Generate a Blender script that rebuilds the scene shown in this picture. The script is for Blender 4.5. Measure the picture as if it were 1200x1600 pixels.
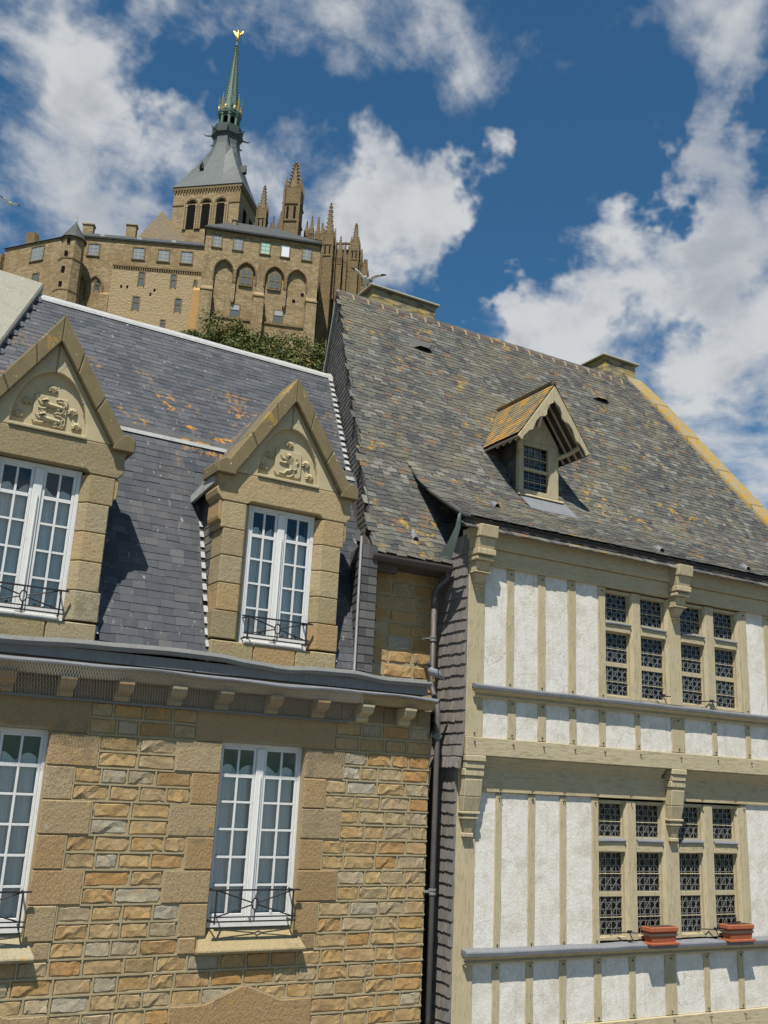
import bpy, bmesh, math, random
from mathutils import Vector, Matrix, noise as mnoise

for _o in list(bpy.data.objects):
    bpy.data.objects.remove(_o)
scene = bpy.context.scene
COL = scene.collection
R = math.radians

# ---------------------------------------------------------------- camera
CAM = Vector((0, 0, 6.5))
PITCH, ROLL, YAW = R(15.6365), R(2.8192), R(29.9797)
_f = Vector((0, math.cos(PITCH), math.sin(PITCH)))
_r = Vector((1, 0, 0)); _u = _r.cross(_f)
_c, _s = math.cos(ROLL), math.sin(ROLL)
_r2, _u2 = _c * _r + _s * _u, -_s * _r + _c * _u
_rz = Matrix.Rotation(-YAW, 3, 'Z')
CR, CU, CF = _rz @ _r2, _rz @ _u2, _rz @ _f
cam_data = bpy.data.cameras.new('camera')
cam_data.sensor_fit = 'VERTICAL'
cam_data.sensor_height = 36
cam_data.lens = 1529.06 / 1600 * 36
cam_data.clip_end = 5000
cam = bpy.data.objects.new('camera', cam_data)
COL.objects.link(cam)
M3 = Matrix((CR, CU, -CF)).transposed()
cam.matrix_world = Matrix.Translation(CAM) @ M3.to_4x4()
scene.camera = cam

# ---------------------------------------------------------------- sun, sky, exposure
SUN = Vector((-.53, -.58, 1.51)).normalized()          # towards the sun
EXPO = 0.55
sun_data = bpy.data.lights.new('sun', 'SUN')
sun_data.energy = 5.0
sun_data.angle = R(0.53)
sun_data.color = (1.0, .95, .86)
sun = bpy.data.objects.new('sun', sun_data)
COL.objects.link(sun)
sun.rotation_euler = SUN.to_track_quat('Z', 'Y').to_euler()
sun.location = (0, 0, 60)
scene.view_settings.view_transform = 'Standard'
scene.view_settings.look = 'None'
scene.view_settings.gamma = 1
scene.view_settings.exposure = EXPO
scene.view_settings.use_curve_mapping = False


class NT:
    """small node-building helper"""
    def __init__(s, tree):
        s.t = tree
    def n(s, typ, **kw):
        nd = s.t.nodes.new(typ)
        for k, v in kw.items():
            setattr(nd, k, v)
        return nd
    def put(s, sock, v):
        if isinstance(v, bpy.types.NodeSocket):
            s.t.links.new(v, sock)
        elif v is not None:
            if hasattr(sock.default_value, '__len__') and not hasattr(v, '__len__'):
                v = (v,) * len(sock.default_value)
            if hasattr(v, '__len__') and hasattr(sock.default_value, '__len__') and len(v) == 3 and len(sock.default_value) == 4:
                v = tuple(v) + (1,)
            sock.default_value = v
    def math(s, op, a, b=0.0, clamp=False):
        nd = s.n('ShaderNodeMath', operation=op); nd.use_clamp = clamp
        s.put(nd.inputs[0], a); s.put(nd.inputs[1], b)
        return nd.outputs[0]
    def vec(s, op, a, b=None):
        nd = s.n('ShaderNodeVectorMath', operation=op)
        s.put(nd.inputs[0], a)
        if b is not None:
            s.put(nd.inputs[1], b)
        return nd.outputs['Value'] if op in ('DOT_PRODUCT', 'LENGTH') else nd.outputs[0]
    def noise(s, vec, scale=5, detail=4, rough=.55, dist=0.0):
        nd = s.n('ShaderNodeTexNoise')
        s.put(nd.inputs['Vector'], vec); s.put(nd.inputs['Scale'], scale)
        s.put(nd.inputs['Detail'], detail); s.put(nd.inputs['Roughness'], rough); s.put(nd.inputs['Distortion'], dist)
        return nd.outputs['Fac']
    def vor(s, vec, scale=5, feature='F1'):
        nd = s.n('ShaderNodeTexVoronoi', feature=feature)
        s.put(nd.inputs['Vector'], vec); s.put(nd.inputs['Scale'], scale)
        return nd
    def ramp(s, fac, stops, interp='LINEAR'):
        nd = s.n('ShaderNodeValToRGB'); cr = nd.color_ramp; cr.interpolation = interp
        while len(cr.elements) < len(stops):
            cr.elements.new(.5)
        for e, (p, c) in zip(cr.elements, stops):
            e.position = p
            e.color = (c, c, c, 1) if not hasattr(c, '__len__') else tuple(c) + (1,)
        s.put(nd.inputs[0], fac)
        return nd.outputs[0]
    def step(s, v, lo, hi):
        nd = s.n('ShaderNodeMapRange', interpolation_type='SMOOTHSTEP')
        s.put(nd.inputs[0], v); s.put(nd.inputs[1], lo); s.put(nd.inputs[2], hi)
        return nd.outputs[0]
    def mix(s, fac, a, b, blend='MIX'):
        nd = s.n('ShaderNodeMix', data_type='RGBA', blend_type=blend)
        s.put(nd.inputs[0], fac); s.put(nd.inputs[6], a); s.put(nd.inputs[7], b)
        return nd.outputs[2]
    def scale(s, vec, sc):
        return s.vec('MULTIPLY', vec, sc)
    def pos(s):
        return s.n('ShaderNodeNewGeometry').outputs['Position']
    def objco(s):
        return s.n('ShaderNodeTexCoord').outputs['Object']
    def rnd(s):
        a = s.n('ShaderNodeObjectInfo').outputs['Random']
        b = s.n('ShaderNodeAttribute', attribute_name='rnd').outputs['Fac']
        return s.math('FRACT', s.math('ADD', a, b))
    def bump(s, h, strength=.5, dist=.02, normal=None):
        nd = s.n('ShaderNodeBump')
        s.put(nd.inputs['Strength'], strength); s.put(nd.inputs['Distance'], dist); s.put(nd.inputs['Height'], h)
        if normal is not None:
            s.put(nd.inputs['Normal'], normal)
        return nd.outputs[0]


# world: Nishita sky with drifting cloud, everywhere round the dome
world = bpy.data.worlds.new('World')
scene.world = world
world.use_nodes = True
wt = world.node_tree
wt.nodes.clear()
W = NT(wt)
w_out = W.n('ShaderNodeOutputWorld')
w_bg = W.n('ShaderNodeBackground')
wt.links.new(w_bg.outputs[0], w_out.inputs[0])
sky = W.n('ShaderNodeTexSky', sky_type='NISHITA')
sky.sun_disc = False
sky.sun_elevation = math.asin(SUN.z)
sky.sun_rotation = math.atan2(SUN.x, SUN.y)
sky.altitude = 30
sky.air_density = 1.0
sky.dust_density = .6
sky.ozone_density = 1.6
SKY_STR = .06
wdir = W.vec('NORMALIZE', W.n('ShaderNodeTexCoord').outputs['Generated'])
sep = W.n('ShaderNodeSeparateXYZ'); W.put(sep.inputs[0], wdir)
zz = W.math('ADD', W.math('MAXIMUM', sep.outputs[2], 0.0), .45)
plane = W.n('ShaderNodeVectorMath', operation='DIVIDE')
cmb = W.n('ShaderNodeCombineXYZ'); [W.put(cmb.inputs[i], zz) for i in range(3)]
W.put(plane.inputs[0], wdir); W.put(plane.inputs[1], cmb.outputs[0])
cp = W.vec('ADD', plane.outputs[0], (3.7, 1.3, .4))
n_big = W.noise(cp, 3.6, 9, .58, .45)
n_fine = W.noise(cp, 11, 6, .62, .5)
cover = W.math('ADD', W.math('MULTIPLY', W.math('SUBTRACT', n_big, .5), 1.25), W.math('ADD', W.math('MULTIPLY', W.math('SUBTRACT', n_fine, .5), .32), .47))
# cloud banks: direction, angular radius (deg), weight
BANKS = [(0.0768, 0.7776, 0.624, 7, 0.9), (0.1438, 0.7861, 0.6011, 6, 0.8), (0.0996, 0.8333, 0.5438, 8, 0.9), (0.1764, 0.8288, 0.5311, 6, 0.9), (0.1345, 0.8575, 0.4966, 6, 0.8), (0.3266, 0.7584, 0.564, 5, 0.8), (0.4061, 0.7334, 0.5452, 5, 1), (0.4584, 0.7101, 0.5345, 4, 0.7), (0.3811, 0.6447, 0.6627, 5, -0.35), (0.4485, 0.6462, 0.6174, 5, -0.2), (0.3684, 0.6891, 0.624, 4, -0.1), (0.4909, 0.5681, 0.6605, 8, 0.75), (0.5592, 0.5024, 0.6594, 8, 0.8), (0.6143, 0.4596, 0.6414, 6, 0.8), (0.616, 0.5129, 0.5979, 4, 1.1), (0.631, 0.5516, 0.5455, 5, 1.2), (0.6185, 0.6059, 0.5004, 5, 1.2), (0.5812, 0.6737, 0.4565, 4, 1.2), (0.6795, 0.5445, 0.4917, 6, 1.2), (0.6182, 0.6598, 0.4272, 4, 0.9), (0.7311, 0.5981, 0.3282, 7, 1.1), (0.7243, 0.5579, 0.405, 4, 0.9), (0.6912, 0.6061, 0.3936, 3, 0.7), (0.5686, 0.6877, 0.4515, 3, 0.9), (0.2826, 0.7199, 0.6339, 6, -1), (0.5315, 0.6434, 0.5509, 6, -1.1), (0.5471, 0.5885, 0.5953, 5, -1), (0.4796, 0.7278, 0.4902, 4, -0.9), (0.6476, 0.6288, 0.4304, 3, -0.6), (0.2104, 0.7569, 0.6188, 4, -0.7), (0.5113, 0.6867, 0.5167, 4, -0.9), (0.5507, 0.5414, 0.6354, 3, -0.4), (0.3899, 0.7539, 0.5288, 4, 0.5), (0.4768, 0.7034, 0.5271, 3, 0.4), (0.4574, 0.6189, 0.6385, 4, -0.4), (0.5656, 0.5327, 0.6295, 4, -0.5), (0.3813, 0.6975, 0.6067, 4, -0.6), (0.4772, 0.6343, 0.6082, 4, -0.5), (0.4448, 0.6816, 0.581, 3, -0.3), (0.1703, 0.7515, 0.6374, 4, -0.5), (0.4293, 0.723, 0.5412, 4, 0.4)]
wv = W.n('ShaderNodeTexNoise'); W.put(wv.inputs['Vector'], wdir); W.put(wv.inputs['Scale'], 6.5); W.put(wv.inputs['Detail'], 5.0); W.put(wv.inputs['Roughness'], .6)
wdir2 = W.vec('NORMALIZE', W.vec('ADD', wdir, W.vec('MULTIPLY', W.vec('SUBTRACT', wv.outputs['Color'], (.5, .5, .5)), (.34, .34, .34))))
bias = None
for dx, dy, dz, rad, wgt in BANKS:
    dt = W.vec('DOT_PRODUCT', wdir2, (dx, dy, dz))
    k = W.math('MULTIPLY', W.step(dt, math.cos(R(rad)), 1.0), wgt)
    bias = k if bias is None else W.math('ADD', bias, k)
bias = W.math('MULTIPLY', bias, .13)
dens = W.math('ADD', cover, bias)
mask = W.step(dens, .46, .76)
# light and grey sides of the cloud: density sampled a little way towards the sun
cp2 = W.vec('ADD', cp, tuple(SUN * .10))
n_sun = W.math('ADD', W.math('MULTIPLY', W.noise(cp2, 3.1, 5, .58, .35), .85), bias)
lit = W.step(W.math('SUBTRACT', n_sun, W.math('MULTIPLY', dens, .55)), .38, .18)
thick = W.step(dens, .60, .80)
c_col = W.mix(W.math('MULTIPLY', thick, .55), (.66, .70, .76), (.47, .51, .57))
c_col = W.mix(lit, c_col, (.86, .88, .90))
c_col = W.mix(W.step(n_fine, .35, .68), c_col, W.mix(.5, c_col, (.9, .92, .94)))
sky_c = W.mix(1.0, sky.outputs[0], (.44, .88, 1.06), 'MULTIPLY')
sky_c = W.mix(1.0, sky_c, (SKY_STR,) * 3, 'MULTIPLY')
c_col = W.mix(1.0, c_col, (.50, .50, .50), 'MULTIPLY')
W.put(w_bg.inputs[0], W.mix(W.math('MULTIPLY', mask, .97), sky_c, c_col))
w_bg.inputs[1].default_value = 1.0


# ---------------------------------------------------------------- geometry helpers
class MB:
    """collects vertices and faces of one mesh"""
    def __init__(s):
        s.v = []; s.f = []; s.r = []
    def add(s, vs, fs, rnd=0.0):
        o = len(s.v)
        s.v.extend([tuple(p) for p in vs])
        for f in fs:
            s.f.append(tuple(i + o for i in f)); s.r.append(rnd)
        return s
    def box(s, x0, x1, y0, y1, z0, z1, rnd=0.0):
        vs = [(x, y, z) for x in (x0, x1) for y in (y0, y1) for z in (z0, z1)]
        return s.add(vs, [(0, 1, 3, 2), (4, 6, 7, 5), (0, 4, 5, 1), (2, 3, 7, 6), (0, 2, 6, 4), (1, 5, 7, 3)], rnd)
    def prism(s, poly, a0, a1, axis='y', rnd=0.0):
        """poly of 2-D points extruded along axis. axis y: (x,z); axis x: (y,z); axis z: (x,y)"""
        n = len(poly)
        def P(p, a):
            return (p[0], a, p[1]) if axis == 'y' else (a, p[0], p[1]) if axis == 'x' else (p[0], p[1], a)
        ar = sum(poly[i][0] * poly[(i + 1) % n][1] - poly[(i + 1) % n][0] * poly[i][1] for i in range(n))
        if (ar < 0) != (axis == 'y' and False):
            pass
        vs = [P(p, a0) for p in poly] + [P(p, a1) for p in poly]
        fs = [tuple(range(n)), tuple(range(2 * n - 1, n - 1, -1))] + [((i + 1) % n, i, i + n, (i + 1) % n + n) for i in range(n)]
        flip = (ar < 0)
        if axis == 'y':
            flip = not flip
        if a1 > a0:
            flip = not flip
        if axis == 'y':
            flip = not flip; flip = not flip
        fs = [tuple(reversed(f)) for f in fs] if flip else fs
        return s.add(vs, fs, rnd)
    def hexa(s, p, rnd=0.0):
        """8 corners: 4 bottom ccw then 4 top"""
        return s.add(p, [(3, 2, 1, 0), (4, 5, 6, 7), (0, 1, 5, 4), (1, 2, 6, 5), (2, 3, 7, 6), (3, 0, 4, 7)], rnd)
    def tube(s, pts, r, n=6, rnd=0.0, caps=True):
        pts = [Vector(p) for p in pts]
        rs = r if hasattr(r, '__len__') else [r] * len(pts)
        rings = []
        up = None
        for i, p in enumerate(pts):
            d = (pts[min(i + 1, len(pts) - 1)] - pts[max(i - 1, 0)]).normalized()
            if up is None:
                up = Vector((0, 0, 1)) if abs(d.z) < .9 else Vector((1, 0, 0))
            a = d.cross(up)
            if a.length < 1e-4:
                a = d.cross(Vector((0, 1, .1)))
            a.normalize(); b = d.cross(a).normalized(); up = -b if b.dot(up) < 0 else b
            rings.append([p + (a * math.cos(2 * math.pi * k / n) + b * math.sin(2 * math.pi * k / n)) * rs[i] for k in range(n)])
        vs = [q for rg in rings for q in rg]
        fs = []
        for i in range(len(rings) - 1):
            for k in range(n):
                fs.append((i * n + k, i * n + (k + 1) % n, (i + 1) * n + (k + 1) % n, (i + 1) * n + k))
        if caps:
            fs.append(tuple(range(n - 1, -1, -1))); fs.append(tuple((len(rings) - 1) * n + k for k in range(n)))
        return s.add(vs, fs, rnd)
    def lathe(s, prof, c=(0, 0, 0), n=8, a0=0.0, rnd=0.0, sx=1.0, sy=1.0):
        """prof: (radius, z)"""
        vs = []; fs = []
        for r, z in prof:
            for k in range(n):
                a = a0 + 2 * math.pi * k / n
                vs.append((c[0] + r * sx * math.cos(a), c[1] + r * sy * math.sin(a), c[2] + z))
        for i in range(len(prof) - 1):
            for k in range(n):
                fs.append((i * n + k, i * n + (k + 1) % n, (i + 1) * n + (k + 1) % n, (i + 1) * n + k))
        fs.append(tuple(range(n - 1, -1, -1))); fs.append(tuple((len(prof) - 1) * n + k for k in range(n)))
        return s.add(vs, fs, rnd)
    def sweep_x(s, prof_fn, xs, rnd=0.0):
        """closed profile (y,z) list given by prof_fn(x), swept along x"""
        rings = [[(x, y, z) for y, z in prof_fn(x)] for x in xs]
        n = len(rings[0]); vs = [p for r_ in rings for p in r_]; fs = []
        for i in range(len(rings) - 1):
            for k in range(n):
                fs.append((i * n + k, i * n + (k + 1) % n, (i + 1) * n + (k + 1) % n, (i + 1) * n + k))
        fs.append(tuple(range(n - 1, -1, -1))); fs.append(tuple((len(rings) - 1) * n + k for k in range(n)))
        return s.add(vs, fs, rnd)
    def mesh(s, name, material, smooth=False, fix=True):
        me = bpy.data.meshes.new(name)
        me.from_pydata(s.v, [], s.f)
        if any(s.r):
            at = me.attributes.new('rnd', 'FLOAT', 'FACE')
            at.data.foreach_set('value', s.r)
        if fix:
            bm = bmesh.new(); bm.from_mesh(me)
            bmesh.ops.recalc_face_normals(bm, faces=bm.faces)
            bm.to_mesh(me); bm.free()
        if material:
            me.materials.append(material)
        if smooth:
            for p in me.polygons:
                p.use_smooth = True
        me.update()
        return me
    def build(s, name, material, parent=None, bevel=0.0, smooth=False, fix=True, seg=1):
        o = bpy.data.objects.new(name, s.mesh(name, material, smooth, fix))
        COL.objects.link(o)
        attach(o, parent)
        if bevel:
            b = o.modifiers.new('bevel', 'BEVEL'); b.width = bevel; b.segments = seg
            b.limit_method = 'ANGLE'; b.angle_limit = R(35)
        return o


INV = {}


def attach(o, parent):
    if parent is not None:
        o.parent = parent
        if parent.name in INV:
            o.matrix_parent_inverse = INV[parent.name]


def inst(name, me, parent, mat4):
    o = bpy.data.objects.new(name, me)
    COL.objects.link(o)
    attach(o, parent)
    o.matrix_basis = mat4
    return o


def tag(o, label=None, cat=None, group=None, kind=None):
    for k, v in (('label', label), ('category', cat), ('group', group), ('kind', kind)):
        if v:
            o[k] = v
    return o


def thing(name, label, cat, loc=(0, 0, 0), rotz=0.0, group=None, world_coords=False):
    o = bpy.data.objects.new(name, None)
    o.empty_display_size = .3
    COL.objects.link(o)
    o.location = loc
    o.rotation_euler = (0, 0, rotz)
    if world_coords:
        INV[o.name] = (Matrix.Translation(loc) @ Matrix.Rotation(rotz, 4, 'Z')).inverted()
    return tag(o, label, cat, group)


def axes(p, ux, uy, uz):
    m = Matrix((ux, uy, uz)).transposed().to_4x4()
    m.translation = Vector(p)
    return m


def in_view(p, margin=60):
    d = Vector(p) - CAM
    z = d.dot(CF)
    if z <= 0.1:
        return False
    x = 600 + 1529 * d.dot(CR) / z
    y = 800 - 1529 * d.dot(CU) / z
    return -margin < x < 1200 + margin and -margin < y < 1600 + margin


rng = random.Random(7)


# ---------------------------------------------------------------- materials
def material(name, fn):
    m = bpy.data.materials.new(name)
    m.use_nodes = True
    t = m.node_tree
    bs = t.nodes['Principled BSDF']
    k = NT(t)
    r = fn(k)
    col, rough, nrm = r[0], r[1], r[2]
    k.put(bs.inputs['Base Color'], col)
    k.put(bs.inputs['Roughness'], rough)
    if nrm is not None:
        k.put(bs.inputs['Normal'], nrm)
    ex = r[3] if len(r) > 3 else {}
    bs.inputs['Specular IOR Level'].default_value = .22
    for a, v in ex.items():
        k.put(bs.inputs[a], v)
    return m


def m_rock(k):
    p = k.pos(); rd = k.rnd()
    base = k.ramp(rd, [(0, (.39, .25, .105)), (.2, (.41, .285, .135)), (.34, (.34, .30, .22)), (.46, (.40, .25, .095)),
                       (.60, (.37, .20, .07)), (.70, (.37, .285, .155)), (.84, (.40, .25, .105)), (.92, (.35, .335, .27)), (1, (.40, .285, .14))])
    n1 = k.noise(p, 5.5, 5, .6); n2 = k.noise(p, 60, 3, .7); n3 = k.noise(p, 16, 4, .6)
    c = k.mix(k.math('MULTIPLY', k.step(n1, .54, .72), .5), base, (.38, .17, .06))
    c = k.mix(k.math('MULTIPLY', k.step(n1, .45, .30), .4), c, (.37, .35, .29))
    c = k.mix(k.math('MULTIPLY', k.step(k.noise(p, 1.1, 5, .65), .50, .66), .4), c, (.19, .14, .075))
    c = k.mix(k.step(n3, .3, .7), k.mix(.3, c, (.14, .10, .055)), c)
    c = k.mix(k.math('MULTIPLY', k.step(n2, .58, .74), .45), c, (.58, .52, .38))
    c = k.mix(k.math('MULTIPLY', k.step(n2, .44, .30), .5), c, (.13, .09, .05))
    h = k.math('ADD', k.math('MULTIPLY', n3, .7), k.math('MULTIPLY', n2, .3))
    return c, .85, k.bump(h, .6, .022)


def granite_fn(stops, tool=0.0, stain=.35):
    def fn(k):
        p = k.pos(); rd = k.rnd()
        base = k.ramp(rd, stops)
        n1 = k.noise(p, 3.2, 6, .68); n2 = k.noise(p, 75, 3, .75); n3 = k.noise(p, 24, 5, .7)
        c = k.mix(k.math('MULTIPLY', k.step(n1, .5, .72), stain), base, (.28, .16, .075))
        c = k.mix(k.math('MULTIPLY', k.step(n1, .42, .26), .45), c, (.21, .19, .13))
        c = k.mix(k.math('MULTIPLY', k.step(n3, .52, .70), .42), c, (.17, .125, .07))
        c = k.mix(k.math('MULTIPLY', k.step(n2, .54, .70), .4), c, (.08, .065, .04))
        c = k.mix(k.math('MULTIPLY', k.step(n2, .44, .30), .4), c, (.56, .49, .35))
        r2 = k.math('FRACT', k.math('MULTIPLY', rd, 7.31))
        c = k.mix(k.math('MULTIPLY', k.step(r2, .55, 1.0), .38), c, (.15, .12, .07))
        n6 = k.noise(p, 1.7, 6, .7)
        c = k.mix(k.math('MULTIPLY', k.step(n6, .56, .66), .55), c, (.15, .125, .08))
        lc = k.math('MULTIPLY', k.step(k.noise(p, 7.5, 4, .55), .66, .70), k.step(n6, .44, .52))
        c = k.mix(k.math('MULTIPLY', lc, .75), c, (.40, .22, .045))
        gl = k.step(k.noise(k.vec('ADD', p, (7, 3, 1)), 13, 4, .6), .68, .73)
        c = k.mix(k.math('MULTIPLY', gl, .6), c, (.46, .45, .38))
        h = k.math('ADD', k.math('MULTIPLY', n3, .75), k.math('MULTIPLY', n2, .25))
        if tool:
            st = k.noise(k.vec('MULTIPLY', k.vec('ADD', p, (0, 0, 0)), (70, 40, 22)), 1, 2, .6)
            h = k.math('ADD', h, k.math('MULTIPLY', st, tool))
        return c, .82, k.bump(h, .9, .018)
    return fn


def m_mortar(k):
    p = k.pos()
    n = k.noise(p, 9, 5, .6); n2 = k.noise(p, 90, 2)
    return k.mix(n, (.27, .215, .12), (.37, .30, .185)), .9, k.bump(n2, .5, .008)


def m_limestone(k):
    p = k.pos()
    n = k.noise(p, 4, 6, .62); n2 = k.noise(p, 55, 3)
    c = k.mix(n, (.34, .28, .165), (.46, .395, .255))
    c = k.mix(k.math('MULTIPLY', k.step(n, .56, .75), .4), c, (.22, .18, .10))
    return c, .85, k.bump(n2, .3, .006)


def m_coping(k):
    p = k.pos()
    n = k.noise(p, 3.5, 6, .65); n2 = k.noise(p, 70, 3, .7); n3 = k.noise(p, 9, 5, .6)
    c = k.mix(n, (.105, .082, .042), (.22, .175, .095))
    c = k.mix(k.math('MULTIPLY', k.step(n3, .55, .7), .5), c, (.13, .11, .06))
    c = k.mix(k.math('MULTIPLY', k.step(k.noise(p, 2.4, 5, .6), .60, .70), .75), c, (.38, .24, .04))
    c = k.mix(k.step(k.noise(p, 21, 3, .5), .70, .76), c, (.55, .52, .44))
    c = k.mix(k.math('MULTIPLY', k.step(n2, .56, .72), .4), c, (.09, .075, .045))
    return c, .85, k.bump(n2, .5, .01)


def m_chimney(k):
    p = k.pos(); v = k.vor(k.scale(p, (4, 4, 9)), 1); n = k.noise(p, 3, 5, .6); n2 = k.noise(p, 30, 3)
    c = k.mix(k.n('ShaderNodeSeparateColor').outputs[0] if False else n, (.20, .17, .10), (.34, .29, .18))
    c = k.mix(k.math('MULTIPLY', k.step(n, .45, .62), .7), c, (.36, .25, .05))
    c = k.mix(k.step(v.outputs['Distance'], .55, .75), c, (.13, .11, .075))
    return c, .9, k.bump(k.math('ADD', v.outputs['Distance'], k.math('MULTIPLY', n2, .4)), .5, .03)


def m_yellow(k):
    p = k.pos(); n = k.noise(p, 2.2, 6, .65); n2 = k.noise(p, 34, 3); n3 = k.noise(p, 7, 5, .65)
    c = k.mix(n, (.31, .265, .17), (.21, .175, .095))
    c = k.mix(k.math('MULTIPLY', k.step(n3, .42, .60), .85), c, (.34, .195, .025))
    c = k.mix(k.math('MULTIPLY', k.step(n2, .6, .75), .5), c, (.5, .45, .32))
    return c, .9, k.bump(n2, .6, .015)


def m_slate_blue(k):
    p = k.pos(); rd = k.rnd()
    c = k.ramp(rd, [(0, (.045, .050, .058)), (.3, (.060, .065, .074)), (.55, (.075, .079, .087)), (.8, (.055, .058, .065)), (1, (.095, .096, .10))])
    n = k.noise(p, 2.2, 5, .6); nf = k.noise(k.scale(p, (26, 26, 14)), 1, 4, .6)
    c = k.mix(k.math('MULTIPLY', k.step(n, .45, .75), .35), c, (.115, .118, .125))
    # pale bird and lime streaks
    sp = k.noise(k.scale(p, (15, 15, 5)), 1, 4, .65)
    c = k.mix(k.math('MULTIPLY', k.step(sp, .63, .72), .55), c, (.42, .42, .42))
    # orange lichen colonies
    sepz = k.n('ShaderNodeSeparateXYZ'); k.put(sepz.inputs[0], p)
    band = k.math('MULTIPLY', k.step(sepz.outputs[2], 10.6, 11.4), k.step(sepz.outputs[2], 13.2, 11.9))
    li = k.math('MULTIPLY', k.step(k.noise(p, 1.6, 4, .6), .50, .62), k.step(k.noise(p, 9, 4, .6), .50, .60))
    li = k.math('MULTIPLY', li, k.math('ADD', k.math('MULTIPLY', band, .95), .04))
    c = k.mix(li, c, (.40, .19, .025))
    return c, k.math('ADD', .42, k.math('MULTIPLY', nf, .25)), k.bump(nf, .35, .006)


def m_slate_old(k):
    p = k.pos(); rd = k.rnd()
    c = k.ramp(rd, [(0, (.040, .042, .044)), (.16, (.070, .072, .072)), (.30, (.105, .100, .078)), (.44, (.055, .056, .056)), (.56, (.135, .128, .098)),
                    (.68, (.075, .075, .071)), (.80, (.17, .168, .148)), (.88, (.085, .083, .076)), (.945, (.16, .095, .052)), (.965, (.055, .055, .055)), (1, (.12, .105, .07))])
    n = k.noise(p, 1.3, 5, .62); nf = k.noise(k.scale(p, (30, 30, 22)), 1, 4, .65); n5 = k.noise(p, 6, 4, .6)
    c = k.mix(k.math('MULTIPLY', k.step(n, .52, .34), .6), c, (.055, .053, .052))
    c = k.mix(k.math('MULTIPLY', k.step(k.noise(p, .8, 5, .6), .50, .64), .45), c, (.15, .135, .085))
    c = k.mix(k.math('MULTIPLY', k.step(nf, .57, .72), .5), c, (.27, .26, .21))
    c = k.mix(k.math('MULTIPLY', k.step(nf, .44, .30), .6), c, (.05, .05, .048))
    li = k.math('MULTIPLY', k.step(k.noise(p, 1.1, 3, .6), .55, .66), k.step(n5, .54, .62))
    c = k.mix(k.math('MULTIPLY', li, .85), c, (.33, .20, .035))
    return c, .75, k.bump(nf, .5, .008)


def m_slate_lichen(k):
    p = k.pos(); rd = k.rnd()
    c = k.ramp(rd, [(0, (.10, .095, .08)), (.4, (.17, .145, .09)), (.7, (.22, .17, .075)), (1, (.14, .13, .105))])
    li = k.step(k.noise(p, 4, 5, .65), .47, .62)
    c = k.mix(k.math('MULTIPLY', li, .85), c, (.44, .21, .022))
    nf = k.noise(p, 40, 3)
    return c, .8, k.bump(nf, .5, .008)


def m_slate_dark(k):
    p = k.pos(); rd = k.rnd()
    c = k.ramp(rd, [(0, (.060, .058, .058)), (.5, (.085, .082, .082)), (.9, (.11, .105, .10)), (1, (.15, .13, .10))])
    nf = k.noise(p, 24, 4)
    return k.mix(k.step(nf, .6, .75), c, (.16, .15, .13)), .65, k.bump(nf, .4, .006)


def m_shingle(k):
    p = k.pos(); rd = k.rnd()
    c = k.ramp(rd, [(0, (.17, .155, .145)), (.4, (.23, .21, .195)), (.75, (.20, .185, .175)), (1, (.27, .23, .19))])
    g = k.noise(k.scale(p, (55, 55, 5)), 1, 4, .6)
    sz = k.n('ShaderNodeSeparateXYZ'); k.put(sz.inputs[0], p)
    c = k.mix(k.step(g, .35, .7), k.mix(.5, c, (.07, .06, .055)), c)
    return c, .85, k.bump(g, .6, .01)


def m_timber(k, horiz=False):
    p = k.pos()
    if horiz:                                  # grain along the beam
        sw = k.n('ShaderNodeSeparateXYZ'); k.put(sw.inputs[0], p); cw = k.n('ShaderNodeCombineXYZ')
        k.put(cw.inputs[0], sw.outputs[2]); k.put(cw.inputs[1], sw.outputs[1]); k.put(cw.inputs[2], sw.outputs[0]); p = cw.outputs[0]
    g = k.noise(k.scale(p, (26, 26, 5)), 1, 5, .62, .3); n = k.noise(p, 1.7, 4, .6)
    g2 = k.noise(k.scale(p, (4, 40, 42)), 1, 4, .6)
    rd = k.rnd()
    c = k.mix(n, (.365, .292, .172), (.465, .395, .262))
    c = k.mix(k.math('MULTIPLY', rd, .5), c, (.37, .33, .225))
    c = k.mix(k.math('MULTIPLY', k.step(g, .50, .68), .55), c, (.24, .20, .115))
    c = k.mix(k.math('MULTIPLY', k.step(k.noise(k.scale(p, (60, 60, 7)), 1, 3, .6), .64, .70), .6), c, (.14, .115, .07))
    c = k.mix(k.math('MULTIPLY', k.step(k.noise(p, 6, 5, .7), .57, .68), .55), c, (.29, .27, .22))
    return c, .75, k.bump(g, .6, .012)


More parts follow.
